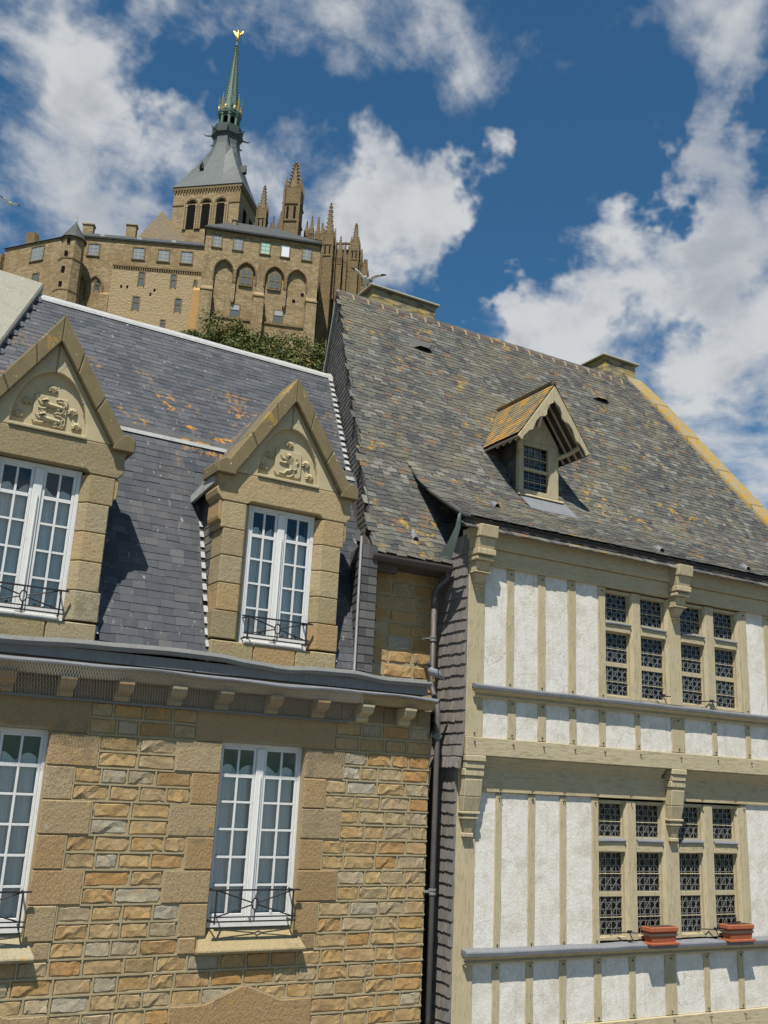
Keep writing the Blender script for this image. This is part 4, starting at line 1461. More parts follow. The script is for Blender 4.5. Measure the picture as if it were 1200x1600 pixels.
def lead_light(u0, u1, z0, z1, v, halves):
    """timber casement with diamond leaded glass. v: plane of the glass"""
    fr = MB(); f = .028
    fr.box(u0, u0 + f, v - .02, v + .03, z0, z1); fr.box(u1 - f, u1, v - .02, v + .03, z0, z1)
    fr.box(u0 + f, u1 - f, v - .02, v + .03, z1 - f, z1); fr.box(u0 + f, u1 - f, v - .02, v + .03, z0, z0 + f)
    zs = [(z0 + f, z1 - f)]
    if halves == 2:
        zm = (z0 + z1) / 2 - .01
        fr.box(u0 + f, u1 - f, v - .018, v + .03, zm - .035, zm + .035)
        zs = [(z0 + f, zm - .035), (zm + .035, z1 - f)]
    win = fr.build('window', MAT['timber'], th, bevel=.004)
    a, b = u0 + f, u1 - f
    for (p, q_) in zs:
        g = MB(); g.box(a - .004, b + .004, v + .006, v + .009, p - .004, q_ + .004)
        g.build('pane', MAT['oldglass'], win)
        lc = MB(); vv = v + .002; W_ = b - a; H = q_ - p
        def bar(x0, y0, x1, y1, t=.0045):
            A, B = Vector((a + x0 * W_, 0, p + y0 * H)), Vector((a + x1 * W_, 0, p + y1 * H))
            d = (B - A).normalized(); n_ = Vector((-d.z, 0, d.x)) * t
            lc.add([(A - n_) + Vector((0, vv, 0)), (A + n_) + Vector((0, vv, 0)), (B + n_) + Vector((0, vv, 0)), (B - n_) + Vector((0, vv, 0)),
                    (A - n_) + Vector((0, vv - .006, 0)), (A + n_) + Vector((0, vv - .006, 0)), (B + n_) + Vector((0, vv - .006, 0)), (B - n_) + Vector((0, vv - .006, 0))],
                   [(0, 1, 2, 3), (7, 6, 5, 4), (0, 4, 5, 1), (2, 6, 7, 3), (1, 5, 6, 2), (3, 7, 4, 0)])
        for x in (.2, .4, .6, .8):
            bar(x, 0, x, 1)
        rows = 2
        for r_ in range(rows):
            y0, y1 = r_ / rows, (r_ + 1) / rows
            for x0 in (0.0, .4):
                pass
            for xa, xb in ((0, .4), (.3, .7), (.6, 1.0)):
                bar(xa, y0, xb, y1, .0038); bar(xb, y0, xa, y1, .0038)
            bar(0, y0 + .02, 1, y0 + .02, .004)
            bar(0, y0 + .17, 1, y0 + .17, .0035); bar(0, y1 - .15, 1, y1 - .15, .0035)
        lc.build('lead_cames', MAT['came'], win, fix=False)
        sb = MB(); zc = p + H * .46
        sb.tube([(a - .02, v - .014, zc), (b + .02, v - .014, zc)], .007, 6)
        sb.build('saddle_bar', MAT['timber'], win)
    return win


def lead_strip(u0, u1, z, v0, v1, t=.03, name='lead_cap'):
    mb = MB(); n = 7
    prof_ = [(v1, z + .035), (v0 + .03, z + .012), (v0 + .008, z + .004), (v0, z - .012), (v0 + .006, z - t), (v0 + .03, z - t), (v1, z - .005)]
    k = max(2, int((u1 - u0) / .35))
    mb.sweep_x(lambda x: [(y, zz_ + .004 * math.sin(x * 4.3) + .003 * math.sin(x * 11)) for y, zz_ in prof_], [u0 + (u1 - u0) * i / k for i in range(k + 1)])
    return mb.build(name, MAT['lead'], th)


# ---- upper storey (face v = 0)
Z0U, ZSU, ZTU = 7.13, 7.98, 9.76
WU = [(2.68, 3.23), (3.46, 4.01), (4.36, 4.90), (5.15, 5.69)]
up_l = [(0, .33), (.73, .87), (1.32, 1.47), (1.91, 2.07), (2.52, 2.68)]
up_r = [(5.78, 5.93), (6.38, 6.53), (7.0, 7.15), (7.65, 7.8), (8.3, 8.45), (9.0, 9.2)]
fill(up_l, ZSU, ZTU, 0); fill(up_r, ZSU, ZTU, 0)
low_u = [(0, .33), (.77, .92), (1.33, 1.48), (1.93, 2.07), (2.52, 2.66), (3.27, 3.38), (4.05, 4.35), (4.98, 5.10), (5.78, 5.90), (6.38, 6.53), (7.0, 7.15), (7.65, 7.8), (8.3, 8.45), (9.0, 9.2)]
fill(low_u, Z0U + .12, ZSU - .16, 0)
stud(0.03, .33, 7.242, 9.762, 0, .003)


def window_band(WL, jl, jr, z0, z1, zt0, zt1, v, post):
    """mullions, transoms and eight leaded lights between two jambs"""
    edges = [jl] + [e for w in WL for e in w] + [jr]
    for i in range(0, len(edges), 2):
        a, b = edges[i], edges[i + 1]
        if b - a > .02:
            mb = MB(); ch = .05
            la = ch if i else 0.0; lb = ch if i < len(edges) - 2 else 0.0
            mb.prism([(a, v + .2), (a, v + la), (a + la * .6, v), (b - lb * .6, v), (b, v + lb), (b, v + .2)], z0, z1, 'z')
            mb.build('mullion' if b - a < .4 else 'post', MAT['timber'], th, bevel=.006)
    for a, b in WL:
        tb('transom', a + .001, b - .001, v + .015, v + .2, zt0, zt1)
        lead_strip(a + .003, b - .003, zt1 + .012, v - .012, v + .12, .03, 'transom_flashing')
        tb('head_rail', a + .001, b - .001, v + .03, v + .2, z1 - .05, z1, bev=.005)
        tb('sill_rail', a + .001, b - .001, v + .04, v + .2, z0, z0 + .05, bev=.005)
        lead_light(a - .01, b + .01, zt1 + .03, z1 - .03, v + .11, 1)
        lead_light(a - .01, b + .01, z0 + .04, zt0 + .01, v + .11, 2)
    rm = MB(); d = 2.2; a, b = jl - .2, jr + .2; y0 = v + .21
    rm.add([(a, y0, z0 - .2), (b, y0, z0 - .2), (b, y0 + d, z0 - .2), (a, y0 + d, z0 - .2), (a, y0, z1 + .2), (b, y0, z1 + .2), (b, y0 + d, z1 + .2), (a, y0 + d, z1 + .2)],
           [(0, 1, 2, 3), (7, 6, 5, 4), (1, 5, 6, 2), (2, 6, 7, 3), (3, 7, 4, 0)])
    rm.build('room', MAT['dark'], th, fix=False)


window_band(WU, 2.60, 5.80, ZSU + .02, 9.74, 9.06, 9.19, 0.004, None)
# wall plate, two steps
tb('wall_plate', .032, UR, -.035, .2, 9.763, 10.02)
tb('eaves_beam', .03, UR, -.085, .2, 10.023, 10.30)
# sill moulding with its lead cap
mb = MB()
mp = [(.05, 7.80), (-.035, 7.80), (-.05, 7.825), (-.03, 7.85), (-.075, 7.875), (-.10, 7.905), (-.10, 7.94), (.05, 7.97)]
mb.sweep_x(lambda x: mp, [.14, 2.5, 4.5, 6.5, UR]); mb.build('sill_moulding', MAT['beam'], th)
lead_strip(.12, UR, 7.965, -.125, .03, .05, 'sill_cap')
# jetty beam
tb('jetty_beam', .032, UR, -.03, .35, 6.985, 7.24)
for i, (a, b) in enumerate(low_u):
    pg = MB(); uc = (a + b) / 2
    pg.tube([(uc, 0, 7.19), (uc + .004, -.055, 7.16)], .011, 6); pg.build('peg', MAT['gutterwood'], th)
# moulded underside and bressummer over the lower storey
BAY = [(.38, 3.92), (4.40, 8.6)]
for a, b in BAY:
    mb = MB()
    q_ = [(VL + .1, 6.985), (.02, 6.984), (.035, 6.95), (.07, 6.93), (.08, 6.90), (.115, 6.88), (.12, 6.845), (VL - .018, 6.82), (VL + .1, 6.82)]
    mb.sweep_x(lambda x: q_, [a, (a + b) / 2, b]); mb.build('jetty_moulding', MAT['beam'], th, bevel=.006)
tb('bressummer', .035, UR, VL - .022, VL + .25, 6.49, 6.835)

# ---- lower storey (face v = VL)
WLo = [(2.63, 3.19), (3.43, 3.98), (4.34, 4.87), (5.12, 5.66)]
lo_l = [(.05, .36), (.70, .82), (1.29, 1.42), (1.88, 2.01), (2.50, 2.64)]
lo_r = [(5.76, 5.90), (6.46, 6.6), (7.1, 7.25), (7.8, 7.95), (8.5, 8.65), (9.2, 9.4)]
fill(lo_l, 4.40, 6.48, VL); fill(lo_r, 4.40, 6.48, VL)
window_band(WLo, 2.56, 5.80, 4.44, 6.46, 5.70, 5.86, VL + .004, None)
lo_b = [(.05, .36), (.69, .82), (1.27, 1.40), (1.87, 2.00), (2.52, 2.66), (3.20, 3.33), (3.93, 4.17), (4.76, 4.89), (5.52, 5.66), (6.40, 6.54), (7.1, 7.25), (7.8, 7.95), (8.5, 8.65)]
fill(lo_b, 3.37, 4.23, VL)
stud(.03, .36, 3.362, 6.489, VL, .003)
tb('lower_beam', .035, UR, VL - .03, VL + .3, 3.10, 3.36)
mb = MB()
mp2 = [(VL + .05, 4.22), (VL - .035, 4.22), (VL - .05, 4.245), (VL - .03, 4.27), (VL - .075, 4.295), (VL - .10, 4.32), (VL - .10, 4.36), (VL + .05, 4.39)]
mb.sweep_x(lambda x: mp2, [.18, 2.5, 4.5, 6.5, UR]); mb.build('sill_moulding', MAT['beam'], th)
lead_strip(.16, UR, 4.385, VL - .135, VL + .03, .055, 'sill_cap')
for a, b in lo_b:
    uc = (a + b) / 2
    for z in (4.20, 6.53, 3.30):
        pg = MB(); pg.tube([(uc, VL, z + .02), (uc + .004, VL - .07, z)], .010, 6); pg.build('peg', MAT['timber' if z == 4.20 else 'gutterwood'], th)
# ground floor below, plain wall
tb('ground_floor', .05, UR, VL + .02, 1.4, 0, 3.098, 'plaster', 0)


# ---- carved brackets
def bracket(uc, hw, v, steps):
    """steps: (z0, z1, projection at z0, projection at z1, half width factor at z0, at z1)"""
    mb = MB()
    for z0, z1, p0_, p1_, w0, w1 in steps:
        a, b = hw * w0, hw * w1
        mb.hexa([(uc - a, v - p0_, z0), (uc + a, v - p0_, z0), (uc + a, v + .05, z0), (uc - a, v + .05, z0),
                 (uc - b, v - p1_, z1), (uc + b, v - p1_, z1), (uc + b, v + .05, z1), (uc - b, v + .05, z1)])
    return mb.build('bracket', MAT['timber'], th, bevel=.01)


EAVE_BR = [(10.12, 10.30, .30, .32, 1.0, 1.0), (9.95, 10.119, .24, .27, .88, .95), (9.86, 9.949, .26, .26, .98, .98), (9.83, 9.859, .20, .20, .9, .9), (9.78, 9.829, .23, .23, .96, .96),
           (9.62, 9.779, .14, .17, .75, .75), (9.60, 9.619, .17, .17, .85, .85), (9.44, 9.599, .05, .13, .35, .70), (9.41, 9.439, .075, .075, .45, .45), (9.34, 9.409, .01, .05, .15, .35)]
bracket(.17, .165, 0, EAVE_BR)
bracket(4.19, .16, 0, EAVE_BR)
bracket(8.1, .165, 0, EAVE_BR)
JET_BR = [(6.90, 6.984, .30, .30, 1.0, 1.0), (6.80, 6.899, .27, .27, .94, .94), (6.70, 6.799, .25, .25, .98, .98), (6.66, 6.699, .22, .22, .9, .9), (6.42, 6.659, .20, .235, .86, .88), (6.22, 6.419, .14, .20, .78, .86),
          (6.18, 6.219, .17, .17, .9, .9), (6.15, 6.179, .13, .13, .7, .7), (6.11, 6.149, .15, .15, .8, .8), (5.93, 6.109, .06, .12, .36, .66), (5.87, 5.929, .09, .09, .5, .5), (5.84, 5.869, .05, .05, .35, .35)]
JET_BR = [(a, b, c * .72, d * .72, e, f) for a, b, c, d, e, f in JET_BR]
bracket(.20, .17, VL, JET_BR)
bracket(4.16, .16, VL, JET_BR)
bracket(8.1, .17, VL, JET_BR)

# ---- side wall with wood shingles
core = MB()
core.box(.03, .30, .13, 6.5, 7.0, 9.9)
core.box(.03, .30, VL + .13, 6.5, 3.1, 6.99)
core.box(.30, UR - .1, 3.2, 6.5, 3.1, 9.9)
core.box(.05, UR - .1, VL + .6, 6.5, 0, 3.1)
core_o = core.build('side_wall', MAT['gutterwood'], th)
shm = []
for q_ in range(6):
    r_ = random.Random(500 + q_); m_ = MB(); j = lambda: r_.uniform(-.06, .06)
    b0, b1 = j(), j()
    m_.hexa([(-.044 - .002, -.5, b0), (-.044, .5, b1), (0, .5, b1), (0, -.5, b0), (-.010, -.5, 1.9), (-.010, .5, 1.9), (0, .5, 1.9), (0, -.5, 1.9)])
    shm.append(m_.mesh('shingle', MAT['shingle']))
shr = random.Random(9)


def shingles(u, v0, v1, z0, z1, ex, flare):
    z = z0; row = 0
    while z < z1:
        v = v0 + (.0 if row % 2 else .01)
        fl = flare * max(0, 1 - (z - z0) / .55) ** 2
        tilt = flare * 2 * max(0, 1 - (z - z0) / .55) / .55
        while v < v1 - .02:
            w = shr.uniform(.075, .125); w = min(w, v1 - v)
            m = Matrix.Translation((u - fl, v + w / 2, z + shr.uniform(-.006, .006))) @ Matrix.Rotation(-min(.35, tilt * .6), 4, 'Y') @ Matrix.Diagonal((1, w - .006, ex, 1))
            m = Matrix.Translation((u - fl, v + w / 2, z + shr.uniform(-.006, .006))) @ Matrix.Rotation(min(.35, tilt * .6), 4, 'Y') @ Matrix.Diagonal((1, w - .006, ex, 1))
            inst('shingle', shm[shr.randrange(6)], core_o, m)
            v += w
        z += ex; row += 1


shingles(.028, .0, .80, 6.80, 9.95, .163, .06)
shingles(.030, VL, VL + .60, 3.36, 6.70, .157, .0)

# ---- set-back stone wall between the two houses
VS = .78
rw = MB(); rw.box(-1.36, .02, VS, VS + .4, 7.6, 9.75)
rw_o = rw.build('link_wall', MAT['mortar'], th)
rr_ = random.Random(3)
z = 7.84
while z < 9.7:
    stone_run(rw_o, -1.30, -.01, z, z + .205, VS, rr_, .3, .42, .02)
    z += .205

# ---- roof
PR1 = [(.40, 9.78), (1.2, 11.13), (4.0, 15.85)]
PR2 = [(-.18, 10.42), (0, 10.53), (.4, 10.77), (.8, 11.02), (1.1, 11.24), (1.35, 11.48), (1.55, 11.728), (1.8, 12.146), (4.0, 15.85)]
US = -.19                                  # where the swept-out part begins
verge = lambda v: -1.42 + .2444 * (v - .4)
vergeR = lambda v: 7.18 + (4.0 - v) * .80


def prz(P, v):
    for (a, za), (b, zb) in zip(P[:-1], P[1:]):
        if v <= b:
            return za + (zb - za) * (v - a) / (b - a)
    return P[-1][1]


rf = MB()
def skin(P, uf0, uf1, back):
    for (a, za), (b, zb) in zip(P[:-1], P[1:]):
        d = .05
        rf.hexa([(uf0(a), a + .03, za - d), (uf1(a), a + .03, za - d), (uf1(b), b + .03, zb - d), (uf0(b), b + .03, zb - d),
                 (uf0(a), a + .005, za - .008), (uf1(a), a + .005, za - .008), (uf1(b), b + .005, zb - .008), (uf0(b), b + .005, zb - .008)])
skin(PR1, lambda v: verge(v) + .02, lambda v: .74, 4)
skin(PR2, lambda v: US + .02, lambda v: vergeR(v), 4)
# back slope and gable
rf.add([(verge(4) + .02, 4.0, 15.80), (vergeR(4), 4.0, 15.80), (vergeR(4) + 2, 7.5, 9.9), (verge(7.5) + .02, 7.5, 9.9)], [(0, 1, 2, 3)])
roof2 = rf.build('roof', MAT['deck'], th, fix=False)
gab = MB()
gv = lambda v, off=0: verge(v) + .05 + off
gab.add([(gv(.78), .78, 7.6), (gv(.78), .78, prz(PR1, .78) - .05), (gv(4), 4, 15.78), (gv(7.5), 7.5, 9.85), (gv(7.5), 7.5, 7.6),
         (gv(.78, .2), .78, 7.6), (gv(.78, .2), .78, prz(PR1, .78) - .05), (gv(4, .2), 4, 15.78), (gv(7.5, .2), 7.5, 9.85), (gv(7.5, .2), 7.5, 7.6)],
        [(4, 3, 2, 1, 0), (5, 6, 7, 8, 9), (0, 1, 6, 5), (1, 2, 7, 6), (2, 3, 8, 7), (3, 4, 9, 8)])
gab_o = gab.build('gable_wall', MAT['deck'], th)
# diagonal hung slates on the gable
gs = MB(); gr = random.Random(12)
gdir = Vector((.2444, 1, 0)).normalized(); gn = Vector((-1, .2444, 0)).normalized()
def gp(v, z, off):
    p = Vector((gv(v), v, z)) + gn * off
    return p
z = 7.7; row = 0
while z < 15.7:
    v = .70 - (.07 if row % 2 else 0)
    while v < 7.3:
        top = prz(PR1, v + .06) if v < 3.95 else 15.85 - (v - 3.95) * 1.69
        if z + .12 < top and not (v > 4.6 and z < 11):
            a, b = v + .003, v + .137
            sh_ = .045
            gs.add([gp(a, z + sh_, .016), gp(b, z, .016), gp(b, z + .17, .004), gp(a, z + .17 + sh_, .004), gp(a, z + sh_, 0), gp(b, z, 0)],
                   [(0, 3, 2, 1), (0, 1, 5, 4), (0, 4, 3)], gr.random())
        v += .14
    z += .10; row += 1
o = gs.build('hung_slates', MAT['darkslate'], gab_o, fix=False); o['kind'] = 'stuff'
# front return of the hung slates and its metal corner rod
fr_ = MB(); z = 7.9; row = 0
while z < 9.72:
    uu = -1.62
    for i in range(2):
        fr_.hexa([(uu, .34 - .012, z), (uu + .135, .34 - .012, z), (uu + .135, .36, z), (uu, .36, z), (uu, .34, z + .2), (uu + .135, .34, z + .2), (uu + .135, .36, z + .2), (uu, .36, z + .2)], gr.random())
        uu += .139
    z += .125; row += 1
fb = MB(); fb.prism([(-1.615, .352), (-1.345, .352), (-1.20, 1.0), (-1.44, 1.0)], 7.8, 9.85, 'z'); fb.build('corner_wall', MAT['deck'], th)
z = 7.9; row = 0
while z < 9.75:
    for k in range(5):
        va = .352 + k * .13 - (.06 if row % 2 else 0); vb_ = va + .126
        va = max(va, .345)
        xa, xb = -1.615 + (va - .352) * .27, -1.615 + (vb_ - .352) * .27
        fr_.hexa([(xa - .016, va, z), (xa, va, z), (xb, vb_, z), (xb - .016, vb_, z), (xa - .004, va, z + .2), (xa, va, z + .2), (xb, vb_, z + .2), (xb - .004, vb_, z + .2)], gr.random())
    z += .125; row += 1
fr_.build('corner_slates', MAT['darkslate'], th)
rod = MB(); rod.tube([(-1.645, .30, 7.95), (-1.64, .31, 9.95)], .018, 6); rod.build('corner_rod', MAT['paleLead'], th)


def rnd_old(p, r_):
    return r_.random()


lay_slates(th, roof2, PR1, lambda v: (verge(v), .72 if v < 1.45 else US + .06), .165, .098, MAT['oldslate'], lambda p: p.y < 1.62, TW, 41, 150, chip=.09, wvar=.22, lift=.014)
DV, DU, DW = 1.36, 2.40, .44              # small dormer: face, centre, half width


def mask2(p):
    if abs(p.x - DU) < DW + .02 and p.y > DV - .02 and p.z < 12.5 and p.z < 13.5:
        return False
    if p.z >= 12.4 and p.z < 13.4 and abs(p.x - DU) < (13.5 - p.z) * .72:
        return False
    return True


lay_slates(th, roof2, PR2, lambda v: (US if v < 1.60 else verge(v), vergeR(v)), .160, .096, MAT['oldslate'], mask2, TW, 42, 150, chip=.09, wvar=.22, lift=.014)
# cheek under the swept edge
ch_ = MB()
n_ = 14
pts = []
for i in range(n_ + 1):
    v = .08 + 1.5 * i / n_
    pts.append((v, prz(PR2, v) - .012))
low = [(v, max(prz(PR1, max(v, .4)) - .03, 9.75) if v > .4 else 9.85 + (.4 - v) * .62) for v, _ in pts]
ch_.prism(pts + list(reversed(low)), .725, .76, 'x')
ch_.build('eave_cheek', MAT['darkslate'], th)
# trimmed verge of the swept part, one smooth curve
vt = MB()
vv_ = [-.20 + 1.82 * i / 24 for i in range(25)]
ring = []
for v in vv_:
    z = prz(PR2, max(v, -.18)) + .012
    ring += [(US - .03, v, z - .028), (US + .09, v, z - .028), (US + .09, v, z + .012), (US - .03, v, z + .008)]
vt.add(ring, [(i * 4 + k, i * 4 + (k + 1) % 4, i * 4 + 4 + (k + 1) % 4, i * 4 + 4 + k) for i in range(24) for k in range(4)] + [(3, 2, 1, 0), tuple(96 + k for k in range(4))])
vt.build('verge_slates', MAT['oldslate'], roof2)
# eave: main edge, dark slot, lower slate strip
sl = MB(); sl.box(US + .03, UR, -.15, .02, 10.330, 10.375); sl.build('eave_board', MAT['gutterwood'], th)
es = MB(); er = random.Random(5); uu = US - .02
while uu < UR:
    w = er.uniform(.10, .2)
    for k, (va, za, vb, zb) in enumerate(((-.10, 10.345, -.19, 10.285), (-.16, 10.310, -.25, 10.245))):
        es.hexa([(uu + .002, vb, zb - .012), (uu + w - .002, vb + er.uniform(-.01, .01), zb - .012), (uu + w - .002, va, za - .012), (uu + .002, va, za - .012),
                 (uu + .002, vb, zb + .004), (uu + w - .002, vb, zb + .004), (uu + w - .002, va, za), (uu + .002, va, za)], er.random())
    uu += w
o = es.build('eave_slates', MAT['oldslate'], roof2); o['kind'] = 'stuff'
sf = MB(); sf.hexa([(US + .04, -.22, 10.242), (UR, -.22, 10.242), (UR, .0, 10.302), (US + .04, .0, 10.302), (US + .04, -.22, 10.252), (UR, -.22, 10.252), (UR, .0, 10.325), (US + .04, .0, 10.325)])
sf.build('soffit', MAT['gutterwood'], th)
# ridge tiles, brown-red mortar bedded
x = verge(4) - .02; i = 0
while x < 6.5:
    mb = MB()
    mb.prism([(3.89, 15.66), (3.92, 15.77), (3.97, 15.84), (4.03, 15.84), (4.08, 15.77), (4.11, 15.66), (4.05, 15.70), (4.0, 15.76), (3.95, 15.70)], x + .004, x + .33, 'x')
    mb.build('ridge_tile', MAT['ridge'], roof2)
    mb = MB(); mb.tube([(x + .335, 3.89, 15.69), (x + .335, 3.94, 15.815), (x + .335, 4.0, 15.85), (x + .335, 4.06, 15.815)], .018, 5)
    mb.build('ridge_bedding', MAT['mortar'], roof2)
    x += .335; i += 1
# verge boards on the gable side
vb = MB()
vb.hexa([(verge(4) - .01, 4.02, 15.74), (verge(4) + .05, 4.02, 15.74), (verge(7.5) + .05, 7.5, 9.80), (verge(7.5) - .01, 7.5, 9.80), (verge(4) - .01, 4.02, 15.90), (verge(4) + .05, 4.02, 15.90), (verge(7.5) + .05, 7.5, 9.95), (verge(7.5) - .01, 7.5, 9.95)])
vb.build('verge_flashing', MAT['paleLead'], th)
# skewed parapet coping on the far gable
n = 7
for i in range(n):
    va, vb_ = 4.05 - i * .50, 4.05 - (i + 1) * .50 + .006
    def cpnt(v, lat, h):
        return (vergeR(v) + lat, v, prz(PR2, v) + h)
    mb = MB()
    mb.hexa([cpnt(vb_, -.05, -.35), cpnt(vb_, .40, -.35), cpnt(va, .40, -.35), cpnt(va, -.05, -.35), cpnt(vb_, -.05, .17), cpnt(vb_, .40, .18), cpnt(va, .40, .18), cpnt(va, -.05, .17)])
    mb.build('coping_stone', MAT['yellowcoping'], roof2, bevel=.03)


# ---- chimneys
def chimney(u0, u1, v0, v1, z0, z1, label, pots):
    mb = MB(); mb.box(u0, u1, v0, v1, z0, z1)
    c = mb.build('chimney', MAT['chimney'], th, bevel=.02)
    c['label'] = label
    cap = MB(); cap.box(u0 - .07, u1 + .07, v0 - .07, v1 + .07, z1 + .001, z1 + .05)
    cap.hexa([(u0 - .03, v0 - .03, z1 + .05), (u1 + .03, v0 - .03, z1 + .05), (u1 + .03, v1 + .03, z1 + .05), (u0 - .03, v1 + .03, z1 + .05),
              (u0 + .06, v0 + .08, z1 + .13), (u1 - .06, v0 + .08, z1 + .13), (u1 - .06, v1 - .08, z1 + .13), (u0 + .06, v1 - .08, z1 + .13)])
    cap.build('chimney_cap', MAT['capstone'], c, bevel=.012)
    for pu, h in pots:
        p = MB(); p.lathe([(.035, 0), (.028, h * .6), (.045, h * .85), (.03, h)], (pu, (v0 + v1) / 2, z1 + .12), 8)
        p.build('flue_pipe', MAT['pipe'], c)
    return c


chimney(.75, 2.36, 5.0, 5.6, 13.0, 16.80, 'low wide yellow-lichened chimney stack', [(.85, .24), (1.25, .16)])
chimney(6.62, 7.62, 4.3, 5.1, 13.5, 16.50, 'small rubble chimney stack by the far coping', [])


# ---- small timber dormer on the slate roof
def small_dormer():
    zb, ze, za = 11.56, 12.54, 13.53
    f = MB(); p = .10
    f.box(DU - DW, DU - DW + p, DV, DV + .12, zb, ze); f.box(DU + DW - p - .14, DU + DW, DV, DV + .12, zb, ze)
    f.box(DU - DW + p, DU + DW - p - .14, DV + .005, DV + .12, ze - .08, ze); f.box(DU - DW + p, DU + DW - p - .14, DV + .005, DV + .12, zb, zb + .08)
    f.box(DU - DW + p, DU + DW - p - .14, DV + .012, DV + .10, 11.99, 12.05)
    d = f.build('dormer', MAT['timber'], th, bevel=.008)
    gbl = MB(); gbl.prism([(DU - DW, ze + .002), (DU + DW, ze + .002), (DU, ze + .62)], DV + .01, DV + .1, 'y'); gbl.build('gable_board', MAT['timber'], d)
    ua, ub = DU - DW + p, DU + DW - p - .14
    for z0, z1 in ((zb + .08, 11.99), (12.05, ze - .08)):
        g = MB(); g.box(ua, ub, DV + .06, DV + .064, z0, z1); g.build('pane', MAT['oldglass'], d)
        lc = MB()
        for t in (.25, .5, .75):
            lc.box(ua + (ub - ua) * t - .004, ua + (ub - ua) * t + .004, DV + .050, DV + .058, z0, z1)
        for t in (.2, .4, .6, .8):
            zz_ = z0 + (z1 - z0) * t; lc.box(ua, ub, DV + .051, DV + .057, zz_ - .0035, zz_ + .0035)
        lc.build('lead_cames', MAT['came'], d)
        sb = MB(); sb.tube([(ua - .02, DV + .03, z0 + (z1 - z0) * .45), (ub + .02, DV + .03, z0 + (z1 - z0) * .45)], .008, 6); sb.build('saddle_bar', MAT['timber'], d)
    si = MB(); si.hexa([(DU - DW - .06, DV - .09, zb - .07), (DU + DW + .06, DV - .09, zb - .07), (DU + DW + .06, DV + .12, zb - .07), (DU - DW - .06, DV + .12, zb - .07),
                        (DU - DW - .06, DV - .07, zb - .03), (DU + DW + .06, DV - .07, zb - .03), (DU + DW + .06, DV + .12, zb), (DU - DW - .06, DV + .12, zb)])
    si.build('sill', MAT['timber'], d, bevel=.008)
    ap = MB(); y0, y1 = DV - .42, DV - .03
    ap.hexa([(DU - DW - .03, y0, prz(PR2, y0) + .018), (DU + DW + .12, y0, prz(PR2, y0) + .018), (DU + DW + .12, y1, prz(PR2, y1) + .03), (DU - DW - .03, y1, prz(PR2, y1) + .03),
             (DU - DW - .03, y0, prz(PR2, y0) + .026), (DU + DW + .12, y0, prz(PR2, y0) + .026), (DU + DW + .12, y1, prz(PR2, y1) + .045), (DU - DW - .03, y1, prz(PR2, y1) + .045)])
    ap.build('lead_apron', MAT['lead'], d)
    rm = MB(); rm.box(DU - DW + .05, DU + DW - .05, DV + .16, DV + 1.0, zb, ze); rm.build('dark_interior', MAT['dark'], d)
    # cheeks
    rvz = lambda z: next((a + (z - za_) / (zb_ - za_) * (b - a) for (a, za_), (b, zb_) in zip(PR2[:-1], PR2[1:]) if za_ <= z <= zb_), 4)
    ck = MB(); cr = random.Random(8)
    for sx in (-1, 1):
        x_ = DU + sx * (DW - .02)
        ck.prism([(DV + .11, zb - .1), (DV + .11, ze + .05), (rvz(ze + .05) + .05, ze + .05), (rvz(zb) + .05, zb - .05)], x_ - .015, x_ + .015, 'x', .3)
        z = zb - .05
        while z < ze + .02:
            y = DV + .10
            while y < rvz(max(z, 10.4)) + .02:
                xs = DU + sx * (DW - .003)
                ck.hexa([(xs, y, z), (xs + sx * .016, y, z + cr.uniform(-.008, .008)), (xs + sx * .016, y + .105, z), (xs, y + .105, z), (xs, y, z + .16), (xs + sx * .004, y, z + .16), (xs + sx * .004, y + .105, z + .16), (xs, y + .105, z + .16)], cr.random())
                y += .11
            z += .095
    o = ck.build('cheek_slates', MAT['oldslate'], d); o['kind'] = 'stuff'
    # roof: two slopes with slates, sprocketed
    yF = DV - .40; he = .80
    rs = MB(); sr_ = random.Random(13)
    bd = MB()
    for sx in (-1, 1):
        E = Vector((DU + sx * he, 0, 12.42)); K = Vector((DU, 0, za))
        dn = (E - K).normalized(); nm = Vector((-dn.z, 0, dn.x)) * (1 if sx < 0 else -1)
        if nm.z < 0:
            nm = -nm
        yb = lambda z: rvz(z) + .06
        bd.add([(K.x, yF, K.z - .02), (E.x, yF, E.z - .02), (E.x, yb(E.z), E.z - .02), (K.x, yb(K.z), K.z - .02), (K.x, yF, K.z - .06), (E.x, yF, E.z - .05), (E.x, yb(E.z), E.z - .05), (K.x, yb(K.z), K.z - .06)],
               [(0, 1, 2, 3), (7, 6, 5, 4), (0, 4, 5, 1), (1, 5, 6, 2), (2, 6, 7, 3)])
        L = (E - K).length; s = .10; row = 0
        while s < L + .05:
            P = K + dn * s
            y = yF - .02 - (.05 if row % 2 else 0)
            y1_ = yb(P.z)
            while y < y1_:
                w = sr_.uniform(.09, .15)
                A = P - dn * .19 + nm * .002; B = P + nm * .018
                y2 = min(y + w, y1_ + .03)
                ya = max(y, yF - .03)
                if y2 - ya > .02:
                    a1, a2 = Vector((A.x, ya, A.z)), Vector((A.x, y2 - .004, A.z)); b1, b2 = Vector((B.x, ya, B.z)), Vector((B.x, y2 - .004, B.z)) + dn * sr_.uniform(-.008, .008)
                    t = nm * .012
                    rs.hexa([a1, a2, b2, b1, a1 + t, a2 + t, b2 + t, b1 + t], sr_.random())
                y += w
            s += .088; row += 1
    bd.build('roof_boards', MAT['gutterwood'], d)
    o = rs.build('dormer_slates', MAT['lichslate'], d); o['kind'] = 'stuff'
    rg_ = MB(); rg_.tube([(DU, yF - .03, za + .025), (DU, 2.75, za + .01)], .035, 6); rg_.build('ridge_roll', MAT['gutterwood'], d)
